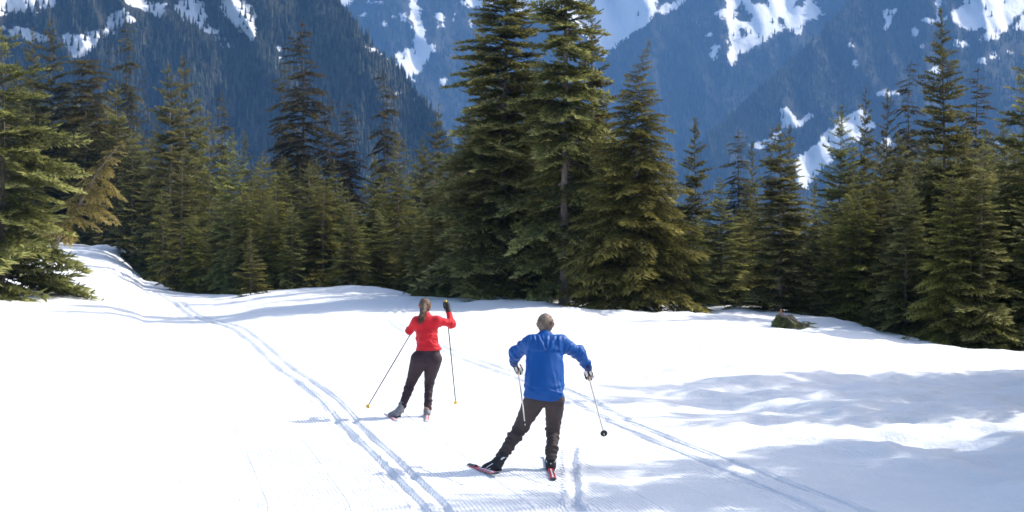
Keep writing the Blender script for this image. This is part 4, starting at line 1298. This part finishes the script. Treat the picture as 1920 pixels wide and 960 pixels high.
# ---------------------------------------------------------------- skier in blue (near)
def skier_blue():
    gx = (1000 - 960) / F * 17.0
    origin = np.array([gx, 17.0, gz(gx, 17.0)])
    e = link("person", None, loc=tuple(origin))
    tag(e, "skier in blue jacket and taupe trousers pushing off with the left leg", "person")
    J = dict(head=P(1022.5, 609, 17.33), look=np.array([-0.02, 1, -0.12]), neck=P(1022, 634, 17.24), chest=P(1021, 664, 17.15), pelvis=P(1020, 738, 17.0),
             sl=P(994, 643, 17.2), sr=P(1052, 643, 17.2), el=P(968, 661, 17.36), er=P(1085, 662, 17.34), wl=P(964, 681, 17.55), wr=P(1103, 690, 17.50),
             gl=P(972, 694, 17.62), gr=P(1103.5, 704, 17.58), hl=P(1003, 750, 17.0), hr=P(1040, 750, 17.0), kl=P(977, 800, 17.18), kr=P(1037, 804, 17.24),
             al=P(934, 862, 17.0), ar=P(1033, 860, 17.02), tl=P(912, 880, 16.99), tr=P(1032, 875, 17.2))
    person_body(e, origin, J)
    # jacket
    zhem = P(0, 748.5, 17.0)[2]
    tor = [('r', P(1022, 672, 17.14), P(1019.5, 742, 17.0), 0.200, 0.222, 1.55),
           ('r', P(997, 645, 17.2), P(1049, 645, 17.2), 0.088, 0.088, 1.1, 0.09), ('r', P(1022, 648, 17.2), P(1022, 630, 17.25), 0.125, 0.068, 1.2, 0.08)]
    arms = [('r', J['sl'], J['el'], 0.083, 0.070, 1.0, 0.06), ('r', J['el'], P(963.5, 677, 17.49), 0.071, 0.050, 1.0, 0.05),
            ('r', J['sr'], J['er'], 0.084, 0.072, 1.0, 0.06), ('r', J['er'], P(1100.5, 685, 17.44), 0.072, 0.050, 1.0, 0.05)]
    def mod(p, f):
        f = f + folds(p, J['sl'], J['el'], 26, 0.010, 1) * sstep(0.02, -0.12, p[..., 0] - J['sl'][0])
        f = f + folds(p, J['sr'], J['er'], 26, 0.009, 2) * sstep(-0.02, 0.12, p[..., 0] - J['sr'][0])
        # hanging folds of the back: radiate from the collar, vertical below
        q = p.copy(); q[..., 2] *= 0.22; q[..., 0] += 0.35 * (p[..., 2] - 1.3) * np.sign(p[..., 0] - J['neck'][0]) * 0.25
        back = (1 - 2 * np.abs(vnoise3(q * 15, 4) + 0.4 * vnoise3(q * 31, 5)))
        f = f + 0.0035 * back
        for (ax_, ay_, bx_, by_, hgt, wid) in ((1003, 629, 1008, 652, .013, .011), (1012, 631, 1024, 657, .014, .012), (1019, 632, 1021, 650, .008, .009), (1029, 633, 1027, 655, .011, .012), (1042, 634, 1034, 656, .012, .013),
                                               (1051, 637, 1052, 656, .012, .011), (996, 636, 992, 660, .012, .012), (1056, 650, 1054, 676, .010, .014), (989, 655, 992, 690, .009, .016), (1048, 715, 1056, 742, .010, .012),
                                               (985, 722, 1012, 738, .008, .012), (1030, 728, 1056, 735, .009, .010), (1040, 700, 1046, 730, .007, .014), (1000, 690, 996, 725, .006, .016)):
            A_, B_ = P(ax_, ay_, 17.02), P(bx_, by_, 17.02)
            v0 = np.array([B_[0] - A_[0], B_[2] - A_[2]]); l2 = float(v0 @ v0)
            t_ = np.clip(((p[..., 0] - A_[0]) * v0[0] + (p[..., 2] - A_[2]) * v0[1]) / l2, 0, 1)
            dd_ = ((p[..., 0] - A_[0] - t_ * v0[0]) * v0[1] - (p[..., 2] - A_[2] - t_ * v0[1]) * v0[0]) / l2 ** .5
            en_ = np.exp(-(np.hypot(p[..., 0] - A_[0] - t_ * v0[0], p[..., 2] - A_[2] - t_ * v0[1]) / (wid * 1.6)) ** 2)
            f = f - hgt * en_ * np.sin(np.clip(dd_ / wid, -2.2, 2.2)) * (p[..., 1] < 17.2)
        q = p.copy(); q[..., 0] *= 0.5
        f = f + 0.007 * (1 - 2 * np.abs(vnoise3(q * np.array([9, 9, 20], np.float32), 6))) * sstep(P(0, 700, 17)[2], P(0, 740, 17)[2], p[..., 2])
        f = f - 0.011 * sstep(P(0, 658, 17)[2] - 0.006, P(0, 658, 17)[2] + 0.004, p[..., 2]) * (p[..., 1] < 17.15) * sstep(0.2, 0.16, np.abs(p[..., 0] - J['chest'][0]))   # back vent flap
        f = np.maximum(f, (zhem + 0.012 * np.sin(p[..., 0] * 11)) - p[..., 2] + 0.0 * f)
        return f
    solid("jacket", tor + arms, 0.0085, 0.04, M_BLUE, e, origin, mod)
    solid("collar", [('r', P(1022, 633, 17.235), P(1022.5, 623, 17.26), 0.076, 0.070, 1.08)], 0.005, 0.02, M_BLUE, e, origin,
          lambda p, f: np.maximum(np.maximum(f + 0.003 * vnoise3(p * 30), -(sd_rc(p, P(1022, 636, 17.235), P(1022.5, 600, 17.30), 0.058, 0.058))), (p[..., 2] - P(0, 622, 17.25)[2])))
    solid("hang_loop", [('r', P(1020, 627.5, 17.16), P(1025, 627.5, 17.16), 0.006, 0.006)], 0.003, 0.01, M_WHITE, e, origin, pad=0.01)
    for s_, a, b in (('l', P(963.8, 675, 17.47), P(963.6, 681, 17.535)), ('r', P(1100, 684, 17.43), P(1102.5, 689.5, 17.485))):
        solid("cuff", [('r', a, b, 0.050, 0.045)], 0.005, 0.02, M_NAVY, e, origin, lambda p, f: f + 0.002 * vnoise3(p * 70))
    # trousers
    legs = [('r', P(1020, 735, 17.0), P(1020, 740, 17.0), 0.17, 0.135, 1.35),
            ('r', J['hl'], J['kl'], 0.118, 0.084, 1.0, 0.03), ('r', J['kl'], P(932.5, 868, 16.99), 0.084, 0.062, 1.0, 0.03),
            ('r', J['hr'], J['kr'], 0.108, 0.080, 1.0, 0.03), ('r', J['kr'], P(1033, 862, 17.02), 0.079, 0.062, 1.0, 0.03)]
    zl = P(0, 869, 17)[2]
    def modt(p, f):
        low = sstep(P(0, 770, 17)[2], P(0, 808, 17)[2], p[..., 2])
        lf = sstep(0.36, 0.30, p[..., 0] - 0.0)
        f = f + (0.004 + 0.012 * low) * (folds(p, J['kl'], J['al'], 20, 1.0, 7, 0.3) * (p[..., 0] < 0.25) + folds(p, J['kr'], J['ar'], 22, 1.0, 8, 0.3) * (p[..., 0] >= 0.25)) * 0.9
        dl = unit(J['al'] - J['kl']).astype(np.float32)
        cut = np.where(p[..., 0] < 0.2, (p - P(930.5, 870, 17).astype(np.float32)) @ dl, P(0, 862, 17)[2] - p[..., 2])
        f = np.maximum(f, cut)
        return f
    solid("trousers", legs, 0.0090, 0.03, M_TAUPE, e, origin, modt)
    # boots: free heel lifted on the push-off foot
    bl = boot(e, origin, P(934, 867, 16.99), P(940, 881, 16.94), P(903, 888, 16.95), J['kl'] - J['al'], M_BLACK, M_BLACK, M_WHITE, 1.08)
    br = boot(e, origin, P(1032.5, 866, 17.03), P(1033, 884.5, 16.96), P(1030.5, 879.5, 17.24), J['kr'] - J['ar'], M_BLACK, M_BLACK, M_WHITE, 1.1)
    # pale piping on the push-off boot
    for a, b in (((924, 869), (908, 880)), ((920, 878), (907, 885))):
        path = np.array([P(*a, 16.93), (P(*a, 16.92) + P(*b, 16.92)) / 2 + [0, -0.01, 0.004], P(*b, 16.91)])
        v, f = tube_np(path - origin, [0.005, 0.005, 0.004], 6)
        link("piping", mesh_np("piping", v, f, mats=(M_WHITE,)), bl)
    # hair: cropped shell with short locks
    hc = J['head']
    rng = np.random.default_rng(4)
    def hmod(p, f):
        q = p - hc.astype(np.float32)
        f = f + 0.004 * vnoise3(p * np.array([60, 60, 22], np.float32), 9) + 0.0025 * vnoise3(p * np.array([140, 140, 40], np.float32), 10)
        f = np.maximum(f, -(q[..., 2] + 0.062 - np.maximum(q[..., 1] - 0.0, 0) * 1.3))       # nape and temple line
        for sg in (-1, 1):
            f = np.maximum(f, 0.033 - np.linalg.norm(p - (hc + np.array([0.088 * sg, 0.004, -0.012])).astype(np.float32), axis=-1))
        return np.maximum(f, q[..., 1] - 0.085 + np.maximum(0.05 - q[..., 2], 0) * 1.2)
    hp = [('e', hc + np.array([0, -0.004, 0.024]), (0.086, 0.104, 0.100)), ('e', hc + np.array([0.0, -0.022, -0.030]), (0.070, 0.078, 0.068), 0.03)]
    hair = solid("hair", hp, 0.005, 0.03, M_HAIRM, e, origin, hmod)
    n = 900
    dv = rng.normal(0, 1, (n, 3)); dv /= np.linalg.norm(dv, axis=1, keepdims=True)
    dv = dv[(dv[:, 2] > -0.55) & ~((dv[:, 1] > 0.45) & (dv[:, 2] < 0.45)) & ~((np.abs(dv[:, 0]) > 0.72) & (dv[:, 2] < 0.12) & (dv[:, 1] > -0.45))]
    roots = hc + np.array([0, -0.006, 0.020]) + dv * np.array([0.084, 0.102, 0.098])
    crown_pt = np.array([0.012, -0.03, 0.10])
    flow = (roots - hc - crown_pt); flow = flow - dv * np.sum(flow * dv, 1, keepdims=True)
    flow /= np.linalg.norm(flow, axis=1, keepdims=True) + 1e-6
    tang = flow + dv * 0.22 + np.array([0, 0, -0.12])
    v, f = strands(roots - dv * 0.002, tang, 0.030, 0.0026, rng, 0.13, 0.2)
    link("hair_locks", tag_stuff(mesh_np("locks", v - origin, f, smooth=False, mats=(M_HAIRM,))), hair)["kind"] = "stuff"
    # gloves and poles
    gl, tl_ = J['gl'], P(984.5, 797, 16.25)
    gr, tr_ = J['gr'], P(1133, 815, 16.15)
    glove("glove", e, origin, J['wl'], J['el'], gl, gl - tl_, M_STRIPE, scale=1.12)
    glove("glove", e, origin, J['wr'], J['er'], gr, gr - tr_, M_STRIPE, scale=1.12)
    pole("beige ski pole held in the left hand of the skier in blue", None, gl, tl_, M_ALU, M_CORK, M_BLACK, "ski poles of the skier in blue", basket_r=0.026)
    pole("ski pole with black basket in the right hand of the skier in blue", None, gr, tr_, M_ALU, M_CORK, M_BLACK, "ski poles of the skier in blue", basket_r=0.036)
    # skis
    tail, toe = P(932.5, 897, 16.47), P(902, 885, 16.98)
    X = unit(np.array([toe[0] - tail[0], toe[1] - tail[1], 0]))
    a = np.array([tail[0], tail[1], 0.045]); tip = a + X * 1.7; tip[2] = -0.055
    cols = (M_SKIRED, M_WHITE, M_BLACK, 0.50, M_BLACK, M_WHITE)
    ski("red tailed ski on edge under left boot of the skier in blue", a, tip, math.radians(-12), cols, "skis of the skier in blue", width=0.068)
    a = P(1038, 902, 16.3); a[2] = 0.012
    toe = P(1031, 880, 17.1)
    X = unit(np.array([toe[0] - a[0], toe[1] - a[1], 0])); tip = a + X * 1.78
    ski("red and white ski lying flat under right boot of the skier in blue", a, tip, 0.0, (M_SKIRED, M_WHITE, M_BLACK, 0.72, M_BLACK, M_WHITE), "skis of the skier in blue", width=0.066)


def tag_stuff(me): return me


M_SKIRED = simple_mat("red_ski_lacquer", (0.50, 0.018, 0.035), 0.3, 0.12, 8, spec=0.6)
M_SKIPINK = simple_mat("pale_red_ski_lacquer", (0.66, 0.16, 0.17), 0.35, 0.3, 9, spec=0.6)


# ---------------------------------------------------------------- skier in red (far)
def skier_red():
    gx = (780 - 960) / F * 21.95
    origin = np.array([gx, 21.95, gz(gx, 21.95)])
    e = link("person", None, loc=tuple(origin))
    tag(e, "skier with a brown ponytail in red top and dark trousers, right hand raised", "person")
    J = dict(head=P(797, 574, 22.15), look=np.array([0.25, 1, -0.05]), neck=P(799, 596, 22.06), chest=P(800, 617, 22.03), pelvis=P(799, 662, 21.98),
             sl=P(780, 602, 22.02), sr=P(820, 601, 22.02), el=P(767.5, 621, 22.10), er=P(847, 608, 22.14), wl=P(775, 611, 22.36), wr=P(840.5, 583, 22.22),
             gl=P(780, 609, 22.44), gr=P(836.8, 574.5, 22.27), hl=P(787, 674, 21.98), hr=P(812, 674, 21.98), kl=P(771, 716, 22.12), kr=P(804.5, 718, 22.2),
             al=P(750.5, 766, 21.9), ar=P(801, 768, 22.05), tl=P(736, 781, 21.97), tr=P(801, 778, 22.22))
    person_body(e, origin, J, 0.94)
    zhem = P(0, 656.5, 22.0)[2]
    tor = [('r', P(799.5, 618, 22.04), P(801, 638, 22.0), 0.155, 0.140, 1.5), ('r', P(801, 636, 22.0), P(803, 656, 21.98), 0.142, 0.176, 1.4),
           ('r', P(783, 603, 22.03), P(817, 602, 22.03), 0.066, 0.066, 1.1, 0.08), ('r', P(799, 605, 22.04), P(799, 592, 22.07), 0.095, 0.058, 1.2, 0.06)]
    arms = [('r', J['sl'], J['el'], 0.060, 0.052, 1.0, 0.05), ('r', J['el'], J['wl'], 0.053, 0.036, 1.0, 0.04),
            ('r', J['sr'], J['er'], 0.062, 0.053, 1.0, 0.05), ('r', J['er'], P(841, 585, 22.21), 0.055, 0.037, 1.0, 0.04)]
    def mod(p, f):
        f = f + folds(p, J['sr'], J['er'], 30, 0.006, 11) * sstep(0.0, 0.08, p[..., 0] - J['sr'][0])
        f = f + folds(p, J['sl'], J['el'], 30, 0.005, 12) * sstep(0.0, -0.08, p[..., 0] - J['sl'][0])
        q = p.copy(); q[..., 0] *= 0.3; q[..., 2] += 0.12 * p[..., 0]
        f = f + 0.012 * (1 - 2 * np.abs(vnoise3(q * 21, 13) + .4 * vnoise3(q * 45, 14))) * sstep(P(0, 600, 22)[2], P(0, 640, 22)[2], p[..., 2])
        return np.maximum(f, zhem - p[..., 2])
    solid("jacket", tor + arms, 0.0085, 0.035, M_RED, e, origin, mod)
    solid("collar", [('r', P(799.3, 595, 22.06), P(798.6, 586, 22.09), 0.062, 0.057, 1.05)], 0.005, 0.02, M_RED, e, origin,
          lambda p, f: np.maximum(np.maximum(f, -sd_rc(p, P(799, 598, 22.06), P(798, 570, 22.12), 0.049, 0.049)), p[..., 2] - P(0, 585.5, 22.08)[2]))
    legs = [('r', P(803, 662, 21.99), P(801, 668, 21.98), 0.160, 0.135, 1.3),
            ('r', P(787, 674, 21.98), J['kl'], 0.130, 0.070, 1.0, 0.03), ('r', J['kl'], P(750.5, 771, 21.9), 0.072, 0.052, 1.0, 0.03),
            ('r', P(812, 674, 21.98), J['kr'], 0.125, 0.068, 1.0, 0.03), ('r', J['kr'], P(801, 774, 22.05), 0.068, 0.052, 1.0, 0.03)]
    ztop = zhem + 0.015
    def modt(p, f):
        low = sstep(P(0, 700, 22)[2], P(0, 725, 22)[2], p[..., 2])
        f = f + (0.002 + 0.007 * low) * (folds(p, J['kl'], J['al'], 20, 1.0, 15, 0.3) * (p[..., 0] < -1.26) + folds(p, J['kr'], J['ar'], 22, 1.0, 16, 0.3) * (p[..., 0] >= -1.26))
        dl = unit(J['al'] - J['kl']).astype(np.float32)
        cut = np.where(p[..., 0] < -1.3, (p - P(751, 770.5, 21.9).astype(np.float32)) @ dl, P(0, 770, 22.05)[2] - p[..., 2])
        return np.maximum(np.maximum(f, cut), p[..., 2] - ztop)
    solid("trousers", legs, 0.0090, 0.035, M_PLUM, e, origin, modt)
    boot(e, origin, J['al'] + np.array([0.0, 0, -0.02]), P(751.5, 781.5, 21.9), P(731, 786, 21.98), J['kl'] - J['al'], M_SILVER, M_BLACK, None, 0.95)
    boot(e, origin, P(801, 771, 22.06), P(801, 782, 21.98), P(801, 776.5, 22.28), J['kr'] - J['ar'], M_SILVER, M_WHITE, None, 0.92)
    # hair and ponytail
    hc = J['head']; rng = np.random.default_rng(6)
    fw = unit(J['look'])
    def hmod(p, f):
        q = p - hc.astype(np.float32)
        y = q @ fw.astype(np.float32)
        f = f + 0.004 * vnoise3(p * np.array([70, 70, 25], np.float32), 17)
        f = np.maximum(f, -(q[..., 2] + 0.072 - np.maximum(y + 0.01, 0) * 1.4))
        return np.maximum(f, y - 0.085 + np.maximum(0.05 - q[..., 2], 0) * 0.9)
    hair = solid("hair", [('e', hc + np.array([0, -0.004, 0.022]), (0.083, 0.100, 0.094)), ('e', hc + np.array([0, -0.025, -0.02]), (0.072, 0.078, 0.075), 0.03)], 0.005, 0.03, M_HAIRW, e, origin, hmod)
    pt = [P(796, 570, 22.03), P(795, 577, 21.99), P(793.5, 586, 21.955), P(791, 594, 21.93), P(788.5, 601, 21.92)]
    rr = [0.024, 0.036, 0.040, 0.034, 0.010]
    solid("ponytail", [('r', pt[i], pt[i + 1], rr[i], rr[i + 1], 1.3) for i in range(4)], 0.005, 0.02, M_HAIRW, hair, origin,
          lambda p, f: f + 0.007 * vnoise3(p * np.array([65, 65, 14], np.float32), 18) + 0.004 * vnoise3(p * np.array([130, 130, 30], np.float32), 19))
    solid("hair_tie", [('e', P(796, 570.5, 22.02), (0.026, 0.02, 0.014))], 0.004, 0.01, M_BLACK, hair, origin, pad=0.012)
    n = 420
    t = rng.random(n) ** 0.8
    base = np.array([[np.interp(q * 4, range(5), [w[i] for w in pt]) for i in range(3)] for q in t])
    rad = np.interp(t * 4, range(5), rr)
    an = rng.uniform(0, 6.28, n)
    roots = base + np.stack([np.cos(an) * rad * .95, np.sin(an) * rad * .8, 0 * an], -1)
    dirs = np.tile(unit(pt[4] - pt[1]), (n, 1)) + 0.25 * np.stack([np.cos(an), np.sin(an), 0 * an], -1)
    v1, f1 = strands(roots, dirs, 0.065, 0.0025, rng, 0.12)
    dv = rng.normal(0, 1, (500, 3)); dv /= np.linalg.norm(dv, axis=1, keepdims=True)
    dv = dv[(dv[:, 2] > -0.5) & (dv @ fw < 0.5)]
    r2 = hc + np.array([0, -0.005, 0.02]) + dv * np.array([0.082, 0.098, 0.092])
    to = pt[0] - r2
    to = to - dv * (np.sum(to * dv, 1, keepdims=True))
    to /= np.linalg.norm(to, axis=1, keepdims=True)
    to = to - dv * 0.22
    v2, f2 = strands(r2 + dv * 0.004, to, 0.045, 0.0024, rng, 0.07, 0.1)
    v, f = join([(v1, f1), (v2, f2)])
    link("hair_locks", mesh_np("locks", v - origin, f, smooth=False, mats=(M_HAIRW,)), hair)["kind"] = "stuff"
    gl, tl_ = J['gl'], P(687, 766, 21.72)
    gr, tr_ = J['gr'], P(855, 760, 22.0)
    glove("glove", e, origin, J['wl'], J['el'], gl, gl - tl_, M_GLOVEK, scale=0.98)
    g2 = glove("glove", e, origin, J['wr'], J['er'], gr, gr - tr_, M_GLOVEK, scale=1.0)
    w = J['wr']; dr = unit(J['er'] - J['wr'])
    solid("glove_cuff", [('r', w - dr * 0.004, w + dr * 0.012, 0.036, 0.037)], 0.004, 0.01, M_GLOVEY, g2, origin)
    pole("dark ski pole with yellow basket slanting left from the skier in red", None, gl, tl_, M_GRAPH, M_YELLOW, M_YELLOW, "ski poles of the skier in red", basket_r=0.034)
    pole("dark ski pole hanging from the raised right hand of the skier in red", None, gr, tr_, M_GRAPH, M_YELLOW, M_YELLOW, "ski poles of the skier in red", basket_r=0.034, above=0.085)
    cols = (M_SKIPINK, M_WHITE, M_WHITE, 0.45, M_WHITE, M_WHITE)
    a = P(744, 792, 21.5); a[2] = 0.012
    toe = P(733, 786, 21.98); X = unit(np.array([toe[0] - a[0], toe[1] - a[1], 0]))
    ski("pale ski angled outward under the left boot of the skier in red", a, a + X * 1.7 + np.array([0, 0, -0.06]), math.radians(-8), cols, "skis of the skier in red", width=0.06)
    a = P(800.5, 792.5, 21.45); a[2] = 0.012
    toe = P(801, 777, 22.2); X = unit(np.array([toe[0] - a[0], toe[1] - a[1], 0]))
    ski("pale red and white ski under the right boot of the skier in red", a, a + X * 1.7, 0.0, cols, "skis of the skier in red", width=0.062)


skier_blue()
skier_red()

# ------------------------------------------------------------------ the mountain air
def build_haze():
    x0, x1, y0, y1, z0, z1 = -2900, 2900, -80, 5900, -320, 830
    v = [(x, y, z) for x in (x0, x1) for y in (y0, y1) for z in (z0, z1)]
    f = np.array([(0, 1, 3, 2), (4, 6, 7, 5), (0, 4, 5, 1), (2, 3, 7, 6), (0, 2, 6, 4), (1, 5, 7, 3)])
    m = NT("mountain_air")
    m.t.nodes.remove(m.b)
    vol = m.n("ShaderNodeVolumePrincipled")
    vol.inputs["Color"].default_value = (*HAZE_COLOR, 1)
    vol.inputs["Density"].default_value = HAZE_DENSITY
    m.l(vol.outputs[0], m.out.inputs["Volume"])
    o = link("haze", mesh_np("haze", np.array(v, float), f, smooth=False, mats=(m.m,)))
    tag(o, "thin blue mountain haze in the air", "haze", kind="stuff")


build_haze()
